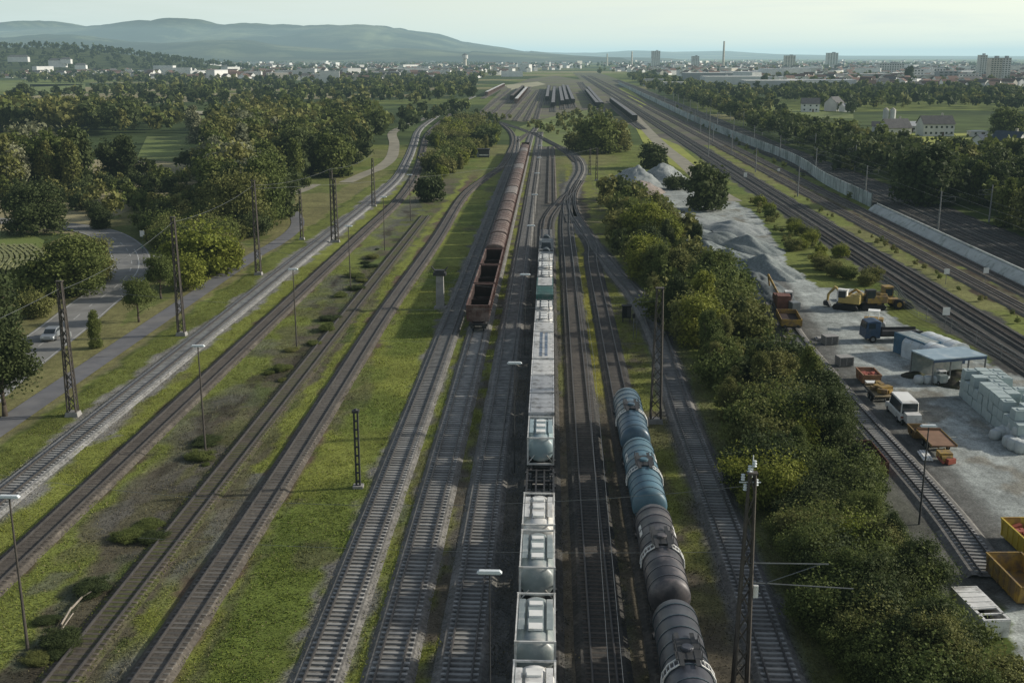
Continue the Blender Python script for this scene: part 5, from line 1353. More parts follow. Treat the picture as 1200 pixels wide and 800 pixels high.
# heavy machines
def excavator(px,py,rz,label,mt,cabm,boom,sc_=1.0,wheels=False):
    o=at_px('excavator',px,py,rz,label,'excavator'); 
    for sx in (-1,1):
        if wheels:
            for y in (-1.3,1.3): wheel(o,sx*1.1,y,.62,.5)
        else:
            t=MB(); t.prof([(-1.9,.45),(-1.6,.05),(1.6,.05),(1.9,.45),(1.6,.85),(-1.6,.85)][::-1],*sorted((sx*.85,sx*1.35))); t.build('crawler_track',M_black,o)
    b=MB(); b.box((0,0,.75),(1.6,2.6,.35)); b.lathe([(.9,.7),(1.1,.7)],'Z',(0,0,0),16); b.build('undercarriage',M_darksteel,o)
    b=MB(); b.box((0,-.5,1.65),(2.5,3.2,1.1)); b.box((.1,-1.5,2.3),(2.2,1.2,.4),taper=.9); k=b.build('upper_body',mt,o); k.modifiers.new('b','BEVEL').width=.06
    b=MB(); b.box((-.75,.55,2.2),(1.0,1.5,1.7),taper=.9); b.box((-.75,.5,3.1),(1.0,1.5,.1)); b.build('cab',cabm,o)
    b=MB(); b.box((-.75,1.29,2.4),(.8,.04,1.0)); b.box((-1.24,.55,2.4),(.04,1.1,1.0)); b.build('window',M_glass,o)
    p=[Vector(q) for q in boom]; b=MB()
    for a,c in zip(p[:-1],p[1:]): b.bar(a,c,.22,6,.17)
    b.build('boom',mt,o)
    e=p[-1]; b=MB(); b.prof([(e.y-.5,e.z-.75),(e.y+.45,e.z-.6),(e.y+.5,e.z),(e.y-.1,e.z+.15)],e.x-.55,e.x+.55); b.build('bucket',M_darksteel,o)
    return o
excavator(1020,362,R(95),'yellow excavator with dark cab roof parked at the top of the storage yard',M_yellow,M_darksteel,[(.2,.8,1.9),(.2,2.4,3.0),(.2,4.2,1.9),(.2,4.5,.9)])
excavator(992,362,R(60),'small excavator with a white cab, its thin arm reaching down to the gravel',mat('pale_yellow_paint',(.4,.3,.1),.6,.2,1),M_white,[(.2,.8,1.9),(.2,1.9,3.2),(.2,2.9,2.0),(.2,3.0,.9)])
o=at_px('wheel_loader',1037,361,R(-85),'yellow wheel loader with big black tyres beside the fence','wheel loader')
for sx in (-1,1):
    for y in (-1.5,1.6): wheel(o,sx*1.1,y,.78,.6,rim=M_yellow)
b=MB(); b.box((0,-1.5,1.65),(1.7,2.6,1.0)); b.box((0,1.2,1.2),(1.2,1.8,.6)); b.build('body',M_yellow,o)
b=MB(); b.box((0,0.1,2.6),(1.5,1.4,1.5),taper=.92); b.box((0,.1,3.4),(1.6,1.5,.1)); b.build('cab',M_yellow,o); b=MB(); b.box((0,.82,2.6),(1.3,.04,1.1)); [b.box((sx*.765,.1,2.6),(.04,1.1,1.1)) for sx in (-1,1)]; b.build('window',M_glass,o)
b=MB(); [b.bar((sx*.5,1.6,1.3),(sx*.5,3.2,.7),.12,6) for sx in (-1,1)]; b.build('lift_arm',M_yellow,o); b=MB(); b.prof([(3.1,.1),(4.1,.15),(3.3,1.1),(3.05,1.0)],-1.3,1.3); b.build('bucket',M_darksteel,o)
o=at_px('road_roller',1023,384,R(70),'small yellow and white roller in front of the excavator','road roller')
for y in (-1.1,1.1): MB().lathe([(-.85,.55),(.85,.55)],'X',(0,y,.55),20).build('drum',M_steel,o)
b=MB(); b.box((0,0,1.1),(1.6,2.6,.7)); b.build('body',M_yellow,o); b=MB(); b.box((0,0,2.5),(1.5,1.6,.1)); [b.bar((sx*.65,sy*.65,1.4),(sx*.65,sy*.65,2.5),.04,5) for sx in (-1,1) for sy in (-1,1)]; b.build('canopy',M_white,o)
o=at_px('flatbed_truck',1041,399,R(93),'dark blue truck with an empty dark flat bed beside the blue container','truck')
b=MB(); b.prof([(1.6,.6),(1.6,2.9),(2.2,3.0),(3.4,2.8),(3.6,1.9),(3.65,.6)][::-1],-1.2,1.2); k=b.build('cab',M_blue,o); k.modifiers.new('b','BEVEL').width=.08
b=MB(); b.add([(-1.05,3.45,2.75),(1.05,3.45,2.75),(1.05,3.63,1.95),(-1.05,3.63,1.95)],[(0,1,2,3)]); [b.box((sx*1.205,2.8,2.3),(.03,.9,.7)) for sx in (-1,1)]; b.build('windscreen',M_glass,o)
b=MB(); b.box((0,-1.3,1.15),(2.45,5.6,.15)); [b.box((sx*1.2,-1.3,1.4),(.06,5.6,.4)) for sx in (-1,1)]; b.box((0,1.45,1.7),(2.4,.1,1.0)); b.build('flat_bed',M_darksteel,o)
b=MB(); [b.box((sx*.42,-.2,.8),(.12,7.2,.25)) for sx in (-1,1)]; b.build('chassis',M_black,o)
for sx in (-1,1):
    for y in (2.6,-1.6,-2.7): wheel(o,sx*1.05,y,.5,.35)
o=at_px('yellow_material_pile',1013,352,0,'low yellow brown stack of material beside the scrub at the yard end','material stack')
b=MB(); [b.box((-3+k*1.0,0,.35),(1.9,2.0,.5+.1*(k%2)),rz=.1*k) for k in range(6)]; b.build('stack',M_yellow,o)
# containers at the right
h3=R(-3)
def cont_at(px,py,rz,lab,mt,L=6.06,roofm=None):
    c=box_container(lab,mt,L,roofm); c.location=(*G(px,py),.02); c.rotation_euler=(0,0,rz); c['group']='site containers'; c['category']='site container'; del c['group']; return c
gA=siding_heading(1060,400)
cont_at(1073,418,h3+R(20),'dark blue site container with pale roof beside the blue truck',mat('container_blue',(.07,.15,.22),.5,.25,1,c2=(.12,.18,.22),c2amt=.3),6.06,M_tcg)
def tent(px,py,rz,L,W,lab):
    o=at_px('storage_tent',px,py,rz,lab,'storage tent'); n=10
    pr=[(-W/2,0),(-W/2,1.7)]+[(-W/2*math.cos(math.pi*k/n),1.7+.95*math.sin(math.pi*k/n)) for k in range(1,n)]+[(W/2,1.7),(W/2,0)]
    MB().profy(pr[::-1],-L/2,L/2).build('canvas',mat('tent_canvas',(.56,.60,.60),.7,.2,.9,c2=(.40,.45,.46),c2amt=.4),o)
    d=MB(); d.box((0,-L/2-.03,1.0),(W*.6,.06,2.0)); d.build('door_flap',M_blue,o)
    r=MB()
    for k in range(5):
        y=-L/2+.1+k*(L-.2)/4
        for a,b_ in zip(pr[1:-2],pr[2:-1]): r.bar((a[0]*1.01,y,a[1]+.03),(b_[0]*1.01,y,b_[1]+.03),.04,4)
    r.build('hoops',M_cwhite,o)
tent(1086,424,h3+R(20),6.4,3.0,'white round roofed storage tent next to the dark blue container')
tent(1103,419,h3+R(20),6.4,3.2,'white round roofed storage tent further right, behind the shelter')
# open sided hall
o=at_px('open_shelter',1109,443,h3+R(18),'open fronted shelter with flat pale blue roof and bags inside','shelter')
b=MB(); b.box((0,0,3.05),(7.2,4.4,.16)); b.build('roof',mat('shelter_roof_blue',(.27,.36,.41),.5,.2,.6,c2=(.36,.42,.44),c2amt=.4),o)
for x in (-3.5,-1.2,1.2,3.5):
    for y in (-2.1,2.1): MB().box((x,y,1.48),(.14,.14,2.96)).build('post',M_galv,o)
MB().box((0,2.0,1.5),(6.9,.06,2.8)).build('back_wall',M_tcg,o)
MB().box((0,-2.18,2.86),(7.1,.05,.3)).build('fascia',M_blue,o)
M_bag=mat('woven_bag_white',(.52,.55,.53),.9,.25,1.2,c2=(.28,.32,.31),c2amt=.4)
def bag_mesh(s=0):
    r=random.Random(s); mb=MB(); n=10; V=[]; 
    prof=[(0,.42),(.08,.5),(.3,.54),(.62,.52),(.84,.46),(.94,.3),(.90,.08)]
    fs=[]
    for j,(z,q) in enumerate(prof):
        for i in range(n):
            a=2*math.pi*i/n; sq=1/max(abs(math.cos(a)),abs(math.sin(a)))**.6; k=q*sq*(1+r.uniform(-.05,.05))
            V.append((math.cos(a)*k,math.sin(a)*k,z+r.uniform(-.02,.02)))
    for j in range(len(prof)-1):
        for i in range(n): fs.append((j*n+i,j*n+(i+1)%n,(j+1)*n+(i+1)%n,(j+1)*n+i))
    fs.append(tuple(range((len(prof)-1)*n,len(prof)*n)))
    mb.add(V,fs); return mb.mesh('bulk_bag',M_bag,True)
BG=[bag_mesh(k) for k in range(4)]
def bag(x,y,z,lab,grp,s=1.0):
    o=bpy.data.objects.new('bulk_bag',random.choice(BG)); link(o); o.location=(x,y,z); o.rotation_euler=(0,0,random.uniform(-.2,.2)); o.scale=(s,s,s); tag(o,lab,'bulk bag',grp)
sx_,sy_=G(1107,448)
for k in range(7): bag(sx_-3.2+k*1.05,sy_-.3-.1*k,.02,'pale bulk bag standing under the open shelter roof','bags under the shelter',1.0)
# soil mound
def mound(px,py,rx,ry,h,mt,label,name='soil_mound',cat='soil mound',peaks=1,rz=0,seed=0):
    x0,y0=G(px,py); n=44; g=np.linspace(-1.1,1.1,n); X,Y=np.meshgrid(g,g)
    X0,Y0=X,Y; X=X+.35*(fbm(X0*1.7+seed,Y0*1.7,seed)-.5); Y=Y+.35*(fbm(X0*1.7,Y0*1.7+seed,seed+1)-.5)
    r=np.random.default_rng(seed); Z=np.zeros_like(X)
    for k in range(peaks):
        cx,cy=(0,0) if peaks==1 else (r.uniform(-.15,.15),-.8+1.6*(k+.5)/peaks)
        q=1 if peaks==1 else r.uniform(.75,1.0); sp=1 if peaks==1 else 1.0/(.55)
        ex=np.hypot((X-cx)*(1 if peaks==1 else 1.1),(Y-cy)*(1 if peaks==1 else peaks*.72))
        Z=np.maximum(Z,q*np.clip(1-ex,0,1)**.9)
    Z*=1+.7*(fbm(X*3+seed,Y*3,seed+3)-.5); Z+= np.where(Z>.02,.07*(fbm(X*11,Y*11,seed+5)-.5),0)
    Xw=X0*rx;Yw=Y0*ry; V=np.stack([Xw,Yw,Z*h+np.where(Z<.01,-.15,0)],-1).reshape(-1,3)
    i=(np.arange(n-1)[:,None]*n+np.arange(n-1)[None,:]).ravel(); Fq=np.stack([i,i+1,i+n+1,i+n],-1)
    me=np_mesh(name,V,Fq,mt,True); o=bpy.data.objects.new(name,me); link(o); o.location=(x0,y0,0); o.rotation_euler=(0,0,rz); tag(o,label,cat); return o
M_soil=mat('dark_soil',(.045,.04,.028),.95,.5,2,c2=(.05,.06,.02),c2amt=.5,bump=.5,detail=8)
M_gr1=mat('grey_green_gravel',(.19,.215,.205),.95,.4,3,c2=(.25,.27,.255),c2amt=.4,bump=.5,detail=8)
M_gr2=mat('light_gravel',(.28,.30,.285),.95,.3,3,c2=(.2,.22,.21),c2amt=.4,bump=.5,detail=8)
M_gr3=mat('dark_gravel',(.10,.115,.115),.95,.4,3,c2=(.15,.165,.16),c2amt=.4,bump=.5,detail=8)
M_gr4=mat('pinkish_gravel',(.24,.20,.17),.95,.3,3,c2=(.3,.27,.24),c2amt=.4,bump=.5,detail=8)
mound(1128,448,4.2,3.2,1.7,M_soil,'dark soil mound with weeds beside the open shelter',seed=2)
mound(1070,440,1.6,1.4,.7,M_soil,'small weedy soil heap left of the shelter',seed=3)
o=at_px('white_block',1134,453,.1,'white block lying before the dark soil mound','block'); b=MB(); b.box((0,0,.35),(2.0,.8,.6)); b.box((0,0,.67),(2.1,.9,.06)); b.build('body',M_white,o)
o=at_px('small_forklift',1101,450,.2,'small grey machine standing in front of the shelter','machine'); b=MB(); b.box((0,0,.8),(1.0,1.6,.9)); b.build('body',M_tcg,o); b=MB(); b.box((0,-.1,1.7),(.9,1.0,.1)); [b.bar((sx*.4,-.1+sy*.4,1.2),(sx*.4,-.1+sy*.4,1.7),.03,5) for sx in(-1,1) for sy in (-1,1)]; b.build('canopy',M_cwhite,o)
for sx in (-1,1):
    for y in (-.6,.6): wheel(o,sx*.5,y,.28,.16)
mound(889,342,4.8,10.0,3.6,M_gr3,'dark grey gravel heap closest to the work train','gravel_heap','gravel heap',seed=11,rz=.2)
mound(864,306,5.6,20,2.9,M_gr1,'long grey green gravel bank with several low crests beside the siding','gravel_heap','gravel heap',3,seed=12,rz=.36)
mound(846,284,6.0,18,2.6,M_gr1,'greenish gravel bank with pale patches in the middle of the heap row','gravel_heap','gravel heap',3,seed=13,rz=.45)
mound(822,264,8,18,2.3,M_gr2,'light grey gravel bank below the round tree','gravel_heap','gravel heap',3,seed=15,rz=.55)
mound(747,214,9,15,5.2,M_gr2,'pale pointed gravel heap at the top left of the yard','gravel_heap','gravel heap',seed=16)
mound(777,213,9,14,5.6,M_gr2,'pale pointed gravel heap right of its twin at the top of the yard','gravel_heap','gravel heap',seed=17)
mound(750,225,7,9,3.4,M_gr4,'pinkish gravel heap in front of the pale twin heaps','gravel_heap','gravel heap',seed=18)
mound(741,226,4.5,6,3.0,M_gr2,'small pale gravel heap at the thicket edge','gravel_heap','gravel heap',seed=19)
# stacks of wrapped bags at the right edge: three layers
bx,by=G(1178,500); ang=siding_heading(1100,480)
M_wrap=mat('wrapped_bale_pale_green',(.40,.47,.455),.75,.22,1.3,c2=(.30,.36,.35),c2amt=.5,spec=.4)
bm_=MB(); bm_.box((0,0,.55),(1.35,1.35,1.06),taper=.95); WR=bm_.mesh('wrapped_bale',M_wrap)
bm_=MB(); bm_.box((0,0,.52),(1.3,1.38,1.0),taper=.9); bm_.box((.1,.1,1.05),(.6,.7,.08)); WR2=bm_.mesh('wrapped_bale',M_wrap)
p0=Vector(G(1163,466)); p1=Vector(G(1235,525)); dr=(p1-p0).normalized(); nr=Vector((-dr.y,dr.x)); nr=nr if nr.y>0 else -nr
rr=random.Random(3)
for k in range(12):
    for r_ in range(3):
        for l in range(3 if k<11 else 2):
            if l==2 and rr.random()<.22: continue
            q=p0+dr*(k*1.42)+nr*(r_*1.42)
            o=bpy.data.objects.new('wrapped_bale',rr.choice((WR,WR2))); link(o); o.location=(q.x+rr.uniform(-.05,.05),q.y+rr.uniform(-.05,.05),.03+1.1*l); o.rotation_euler=(0,0,math.atan2(dr.y,dr.x)+rr.uniform(-.05,.05))
            tag(o,['pale green wrapped bale in the bottom layer of the long stack','pale green wrapped bale in the middle layer of the long stack','pale green wrapped bale on top of the long stack'][l],'wrapped bale',['bottom layer bales','middle layer bales','top layer bales'][l])
for (px,py,z,s) in ((1166,514,0,.9),(1172,513,0,1.0),(1178,510,0,1),(1184,514,0,1.1),(1191,518,0,1.1),(1188,527,0,1.1),(1196,530,0,1.1),(1186,506,0,1),(1194,508,0,1.1),(1186,514,.9,.9),(1192,521,.9,.9),(1182,523,0,1.0),(1200,524,0,1.1)):
    x,y=G(px,py); bag(x,y,z+.02,'whitish bulk bag in the loose pile below the long bale stack','loose pile of bulk bags',s*1.15)
# ------------------------------------------------------------------ houses
M_hw=mat('render_white',(.60,.595,.56),.85,.15,.2,rnd=.18); M_hw2=mat('render_cream',(.46,.43,.36),.85,.2,.2,rnd=.2)
M_roofr=mat('roof_tile_brown',(.11,.065,.05),.85,.3,.8,rnd=.35); M_roofg=mat('roof_tile_grey',(.085,.082,.08),.85,.3,.8,rnd=.3); M_roofb=mat('roof_slate_blue',(.05,.065,.085),.7,.3,.8)
M_flat=mat('flat_roof',(.42,.43,.43),.85,.2,.05,rnd=.3)
def house(x,y,w,d,h,rz,label,group=None,wall=None,roof=None,hip=False,windows=0,chim=False,name='house',pitch=.55):
    o=empty(name,(x,y,0),rz,label,'house',group); wall=wall or M_hw; roof=roof or M_roofr
    b=MB(); b.box((0,0,h/2),(w,d,h)); rh=d*pitch*.5
    if not hip: b.add([(-w/2,-d/2,h),(-w/2,d/2,h),(-w/2,0,h+rh),(w/2,-d/2,h),(w/2,d/2,h),(w/2,0,h+rh)],[(0,2,1),(3,4,5)])
    b.build('wall',wall,o)
    e=.4; r=MB(); X=w/2+e; Y=d/2+e; k=h-.15; zt=h+rh+.12; ins=d*.35 if hip else 0
    r.add([(-X,-Y,k),(X,-Y,k),(X,Y,k),(-X,Y,k),(-X+ins,0,zt),(X-ins,0,zt)],[(0,1,5,4),(2,3,4,5),(1,2,5),(3,0,4),(3,2,1,0)] if hip else [(0,1,5,4),(2,3,4,5)])
    if not hip: r.add([(-X,-Y,k-.14),(X,-Y,k-.14),(X,Y,k-.14),(-X,Y,k-.14),(-X,0,zt-.14),(X,0,zt-.14)],[(4,5,1,0),(5,4,3,2)])
    rr=r.build('roof',roof,o)
    if chim: MB().box((w*.22,d*.08,h+rh+.3),(.9,.7,1.7)).build('chimney',M_hw2,rr)
    if windows:
        fl=2 if h>4.4 else 1
        for f_ in range(fl):
            for k in range(windows):
                xx=-w/2+w*(k+.5)/windows
                fr=MB().box((xx,-d/2-.03,1.5+f_*2.8),(1.3,.06,1.3)).build('window',M_hw,o); MB().box((xx,-d/2-.065,1.5+f_*2.8),(1.05,.02,1.05)).build('pane',M_glass,fr)
        MB().box((w*.1+.6,-d/2-.05,1.02),(1.0,.08,2.0)).build('door',M_roofr,o)
    return o
def hpx(px,py,w,d,h,rz,label,**k): x,y=G(px,py); return house(x,y,w,d,h,rz,label,**k)
hpx(1095,159,15,9,5.8,.05,'long two storey white house with dark grey roof behind the bright meadow',roof=M_roofg,windows=6,chim=True,pitch=.8)
hpx(1048,157,13,9,3.2,.25,'low grey roofed house with pale gable left of the long white house',roof=M_roofg,windows=3,chim=True,pitch=.9)
hpx(1030,154,7,7,3,-.3,'small white annex at the left end of the meadow houses',roof=M_roofg,windows=2)
hpx(1062,154,9,7,3,.1,'pale gabled barn between the grey roofed house and the long white house',roof=M_flat,windows=2)
hpx(1119,196,14,7,2.7,.02,'white bungalow with dark flat looking roof among the trees',roof=M_roofb,hip=True,windows=5,pitch=.35)
hpx(1094,190,5,4,2.6,.1,'small pale shed left of the white bungalow',roof=M_flat,windows=1)
hpx(1181,178,11,8,4.5,-.9,'house with white gable and dark blue roof at the right edge',roof=M_roofb,windows=3,chim=True,pitch=.9)
hpx(1160,172,14,7,3,.35,'long low building with dark blue roof beside the white gabled house',roof=M_roofb,pitch=.6)
hpx(1145,160,8,5,2.6,.05,'low pale shed with flat roof right of the bright meadow',roof=M_hw,hip=True,windows=2,pitch=.1)
hpx(949,131,12,9,5.6,-.2,'white house with grey roof, left of a pair in the green right of the line',roof=M_roofg,windows=3,pitch=.8)
hpx(977,130,13,9,5.6,.9,'white gabled house, right of a pair in the green right of the line',roof=M_roofg,windows=3,pitch=.9)
hpx(992,131,8,7,3.5,.3,'small pale outbuilding beside the right house of the pair',roof=M_flat)
for px in (1037,1045):
    x,y=G(px,147); o=empty('silo',(x,y,0),0,('left' if px<1040 else 'right')+' one of two slim white silos above the grey roofed house','silo')
    MB().lathe([(0,1.6),(8.5,1.6)],'Z',(0,0,0),16).build('shell',M_hw,o); MB().lathe([(8.5,1.65),(9.6,.3)],'Z',(0,0,0),16).build('roof_cone',M_hw2,o)
def block(px,py,w,d,h,label,rz=0,wall=None,floors=0,cat='apartment block',name='apartment_block',Y=None,roofm=None,group=None,bays=4):
    x,y=G(px,py) if Y is None else ((px-600)/1290.0*Y,Y)
    o=empty(name,(x,y,0),rz,label,cat,group); MB().box((0,0,h/2),(w,d,h)).build('wall',wall or M_hw,o)
    b=MB(); b.box((0,0,h+.35),(w+.3,d+.3,.7)); 
    if h>20: b.box((w*.15,0,h+2.0),(w*.25,d*.5,2.6))
    b.build('roof',roofm or M_flat,o)
    if floors:
        for k in range(min(bays,12)):
            q=MB(); xx=-w/2+w*(k+.5)/bays
            for f_ in range(floors): q.box((xx,-d/2-.06,(f_+.55)*h/floors),(w/bays*.55,.12,h/floors*.5))
            q.build('window_column',M_glass,o)
    return o
block(1163,98,15,14,34,'tall cream apartment tower at the right, left slab of two joined ones',wall=M_hw2,floors=12)
block(1175,98,12,13,34,'slimmer joined slab on the right side of the cream apartment tower',wall=M_hw,floors=12,bays=3)
block(1134,92,12,12,38,'narrow pale tower block left of the cream tower',Y=1900,floors=12,bays=3)
block(1108,99,26,14,17,'pale blue grey office block with flat roof in the right town',floors=5,wall=M_flat)
block(1132,99,34,14,13,'long white flat block below the narrow tower',floors=4,bays=8)
block(1098,98,16,12,20,'white block standing before the dark tall tree',floors=5)
block(1072,98,18,12,19,'white block directly right of the dark tall tree',floors=5)
block(1030,90,50,20,22,'pale block group in the middle of the right town',Y=2300,floors=5,bays=10)
block(763,74,26,22,52,'lone pale high rise on the horizon right of the main line',Y=3600,floors=16)
block(915,78,30,20,38,'beige block on the horizon in the right town',Y=3300,floors=10,wall=M_hw2)
block(963,76,34,20,46,'grey white tower on the horizon right of the beige block',Y=3600,floors=12)
block(808,78,20,20,36,'pale tower block on the horizon left of the chimney',Y=3300,floors=10)
block(1180,84,60,22,16,'long white hall behind the cream tower at the right edge',Y=2500)
for px,h,Y in ((840,78,3400),(736,52,4200),(708,44,4400)):
    x=(px-600)/1290*Y; o=empty('chimney_stack',(x,Y,0),0,{840:'tallest slim chimney on the horizon',736:'thin chimney between main line and lone high rise',708:'thinnest chimney right at the end of the railway'}[px],'chimney')
    MB().bar((0,0,0),(0,0,h),4.0,12,2.4).build('shaft',M_hw2,o); MB().bar((0,0,h),(0,0,h+2),2.8,12).build('rim',M_hw,o)
for px,py,w,d,h,lab,wl in ((905,104,70,35,9,'large grey roofed factory hall in the right town',M_flat),(862,99,90,40,10,'widest pale factory hall below the chimney',M_flat),
   (960,103,80,30,9,'long pale hall beyond the tree belt',M_hw),(830,94,80,40,11,'grey hall left of the widest hall',M_flat),(880,92,120,40,11,'very long hall in the second row of the right town',M_hw),
   (1000,95,110,30,10,'long light hall in the second row, right part',M_flat),(770,101,34,20,8,'white hall right beside the main line trees',M_hw),(790,104,30,18,7,'low pale hall in front of the white one',M_flat),
   (935,89,60,30,14,'white taller hall at the back of the town',M_hw),(1140,92,50,25,10,'white sheds below the towers',M_hw),
   (345,92,60,25,12,'big white hall with stripes in the left town',M_hw),(360,93,30,22,16,'white cube building beside the striped hall',M_hw),(378,94,34,20,9,'grey hall right of the white cube',M_flat),
   (300,93,50,25,9,'flat pale hall in the left town middle',M_flat),(268,97,60,20,6,'low sandy roofed hall in front of the left town',M_hw2),(215,90,50,20,9,'pale hall in the left town',M_hw),
   (475,86,110,40,10,'long pale hall before the water tower',M_flat),(500,90,90,40,11,'wide whitish hall left of the yard end',M_hw),(455,91,60,30,9,'grey hall with dark opening',M_flat),(520,84,60,30,10,'hall touching the water tower',M_hw2),
   (600,90,40,20,9,'light building at the end of the far yard, left',M_hw),(592,85,60,20,12,'long building behind the far yard',M_hw2),(120,80,60,22,9,'pale school like block below the wooded hill',M_hw)):
    block(px,py,w,d,h,lab,wall=wl,cat='hall',name='factory_hall',roofm=M_flat if wl is not M_flat else M_hw)
x,y=G(545,82); o=empty('water_tower',(x,y,0),0,'pale round water tower rising over the left end of the yard','water tower')
MB().bar((0,0,0),(0,0,30),5.5,16,4.6).build('shaft',M_hw2,o); MB().bar((0,0,30),(0,0,40),8.5,16).build('tank',M_hw,o); MB().bar((0,0,40),(0,0,44),8.8,16,1).build('roof',M_roofg,o)
# town houses: many, each its own object
used_h=[]
def free(x,y,rad):
    for (a,b,c) in used_h:
        if (a-x)**2+(b-y)**2<(rad+c)**2: return False
    used_h.append((x,y,rad)); return True
rh=random.Random(42)
def town(name,polypx,n,label,group):
    poly=PX(*polypx); xs=[p[0] for p in poly]; ys=[p[1] for p in poly]; k=0; tries=0
    while k<n and tries<n*60:
        tries+=1; py=rh.uniform(min(p[1] for p in polypx),max(p[1] for p in polypx)); px=rh.uniform(min(p[0] for p in polypx),max(p[0] for p in polypx))
        if not in_poly(np.array([px]),np.array([py]),polypx)[0]: continue
        x,y=G(px,py)
        if not free(x,y,9): continue
        sc_=1+max(0,(y-1200))/6000
        white=rh.random()<.6
        house(x,y,rh.uniform(9,17)*sc_,rh.uniform(8,11)*sc_,rh.choice((3.2,5.8,6,8.5)),rh.uniform(-1.5,1.5),('white' if white else 'cream')+' walled house '+label,('white' if white else 'cream')+' houses '+group,wall=M_hw if white else M_hw2,roof=rh.choice((M_roofr,M_roofg,M_roofr)),pitch=rh.uniform(.6,.9)); k+=1
town('left',[(0,88),(60,84),(250,80),(420,82),(420,95),(300,98),(200,93),(60,94),(0,95)],75,'among trees in the left town','of the left town')
town('hill',[(60,76),(150,76),(150,84),(60,84)],14,'on the slope below the wooded hill','below the wooded hill')
town('mid',[(400,84),(520,80),(560,84),(540,92),(430,94)],22,'behind the left end of the far yard','behind the far yard')
town('right',[(930,100),(1000,104),(1080,106),(1220,110),(1220,98),(1100,94),(940,93)],80,'in the near rows of the right town','of the near right town')
town('right2',[(740,86),(900,88),(1220,92),(1220,80),(1000,78),(760,79)],80,'in the far rows of the right town','of the far right town')
# the rest of the towns: beyond what one could count, one object per town
def town_mass(label,polypx,n,seed,bigp=.06):
    rr=random.Random(seed); mb=MB(); k=0
    x0,x1=min(p[0] for p in polypx),max(p[0] for p in polypx); y0,y1=min(p[1] for p in polypx),max(p[1] for p in polypx)
    while k<n:
        px,py=rr.uniform(x0,x1),rr.uniform(y0,y1)
        if not in_poly(np.array([px]),np.array([py]),polypx)[0]: continue
        x,y=G(px,py); k+=1
        if not free(x,y,7): continue
        big=rr.random()<bigp; w=rr.uniform(9,20)*(2.6 if big else 1); d=rr.uniform(8,12)*(1.6 if big else 1); h=rr.choice((4,6,6,8,9)) if not big else rr.uniform(7,17); rz=rr.uniform(-1.5,1.5)
        mb.mi=rr.choice((0,0,0,1)); mb.box((x,y,h/2),(w,d,h),rz=rz)
        c,s_=math.cos(rz),math.sin(rz)
        def T(a,b,z): return (x+a*c-b*s_,y+a*s_+b*c,z)
        if big: mb.mi=2; mb.box((x,y,h+.3),(w+.2,d+.2,.6),rz=rz)
        else:
            rh_=d*.35; mb.add([T(-w/2,-d/2,h),T(-w/2,d/2,h),T(-w/2,0,h+rh_),T(w/2,-d/2,h),T(w/2,d/2,h),T(w/2,0,h+rh_)],[(0,2,1),(3,4,5)])
            mb.mi=rr.choice((3,3,4)); mb.add([T(-w/2-.4,-d/2-.4,h-.1),T(w/2+.4,-d/2-.4,h-.1),T(w/2+.4,0,h+rh_+.1),T(-w/2-.4,0,h+rh_+.1),T(w/2+.4,d/2+.4,h-.1),T(-w/2-.4,d/2+.4,h-.1)],[(0,1,2,3),(3,2,4,5)])
    o=mb.build('distant_town',[M_hw,M_hw2,M_flat,M_roofr,M_roofg]); tag(o,label,'town',kind='stuff')
town_mass('sea of small houses and halls of the right town up to the horizon',[(720,84),(900,99),(1000,103),(1260,106),(1260,71.5),(700,71)],1500,5)
town_mass('small houses and halls of the left town up to the foot of the ridges',[(0,90),(120,92),(250,97),(420,97),(560,92),(600,86),(690,80),(690,73),(420,73),(150,76),(60,82)],900,6)
# wooded knoll with villas at the upper left
def knoll(name,cx,cy,rx,ry,h,m,z0=-.1,seed=0):
    n=60; g=np.linspace(-1,1,n); X,Y=np.meshgrid(g,g); q=np.clip(1-np.hypot(X,Y),0,1); Z=h*(q*q*(3-2*q))*(1+.2*(fbm(X*3+9,Y*3,seed)-.5))
    V=np.stack([cx+X*rx,cy+Y*ry,Z+z0],-1).reshape(-1,3); i=(np.arange(n-1)[:,None]*n+np.arange(n-1)[None,:]).ravel()
    o=bpy.data.objects.new(name,np_mesh(name,V,np.stack([i,i+1,i+n+1,i+n],-1),m,True)); link(o); o['kind']='structure'
    return lambda x,y: h*(lambda q:q*q*(3-2*q))(max(0,1-math.hypot((x-cx)/rx,(y-cy)/ry)))
kz=knoll('hill',-1130,2700,620,500,58,LEAF['dark'],seed=3)
items=[]
rr=random.Random(8)
while len(items)<700:
    x,y=rr.uniform(-1640,-620),rr.uniform(2250,2900); z=kz(x,y)
    if z>5: items.append((x,y,rr.uniform(11,18),rr.choice(('dark','dark','dark','mid'))))
# plant on the knoll
def mass_on(items,zf,label):
    r=np.random.default_rng(77); V=[];Q=[];o=0
    for (x,y,h,t) in items:
        v,q=crown_np(h*.42,h*.42,5,42,1.9,int(r.integers(1e6)),core=False,h0=h*.1); v=v+np.array((x,y,zf(x,y))); V.append(v);Q.append(q+o);o+=len(v)
    ob=bpy.data.objects.new('woodland',np_mesh('woodland',np.concatenate(V),np.concatenate(Q),LEAF['dark'])); link(ob); tag(ob,label,'woodland',kind='stuff')
mass_on(items,kz,'dark wood covering the knoll at the upper left')
for px,py,w,h,lab in ((84,63,34,14,'large white villa on top of the wooded knoll'),(94,58,20,9,'small white villa highest on the knoll'),(40,55,40,10,'long pale building on the crest of the wooded knoll'),(110,70,22,9,'white house at the right foot of the knoll')):
    Y=2330; x=(px-600)/1290*Y; z=kz(x,Y); o=house(x,Y,w,14,h,.1,lab,wall=M_hw,roof=M_roofg,hip=True); o.location.z=max(z-2, top_z(Y,py)-h-6)*.55+z*.45
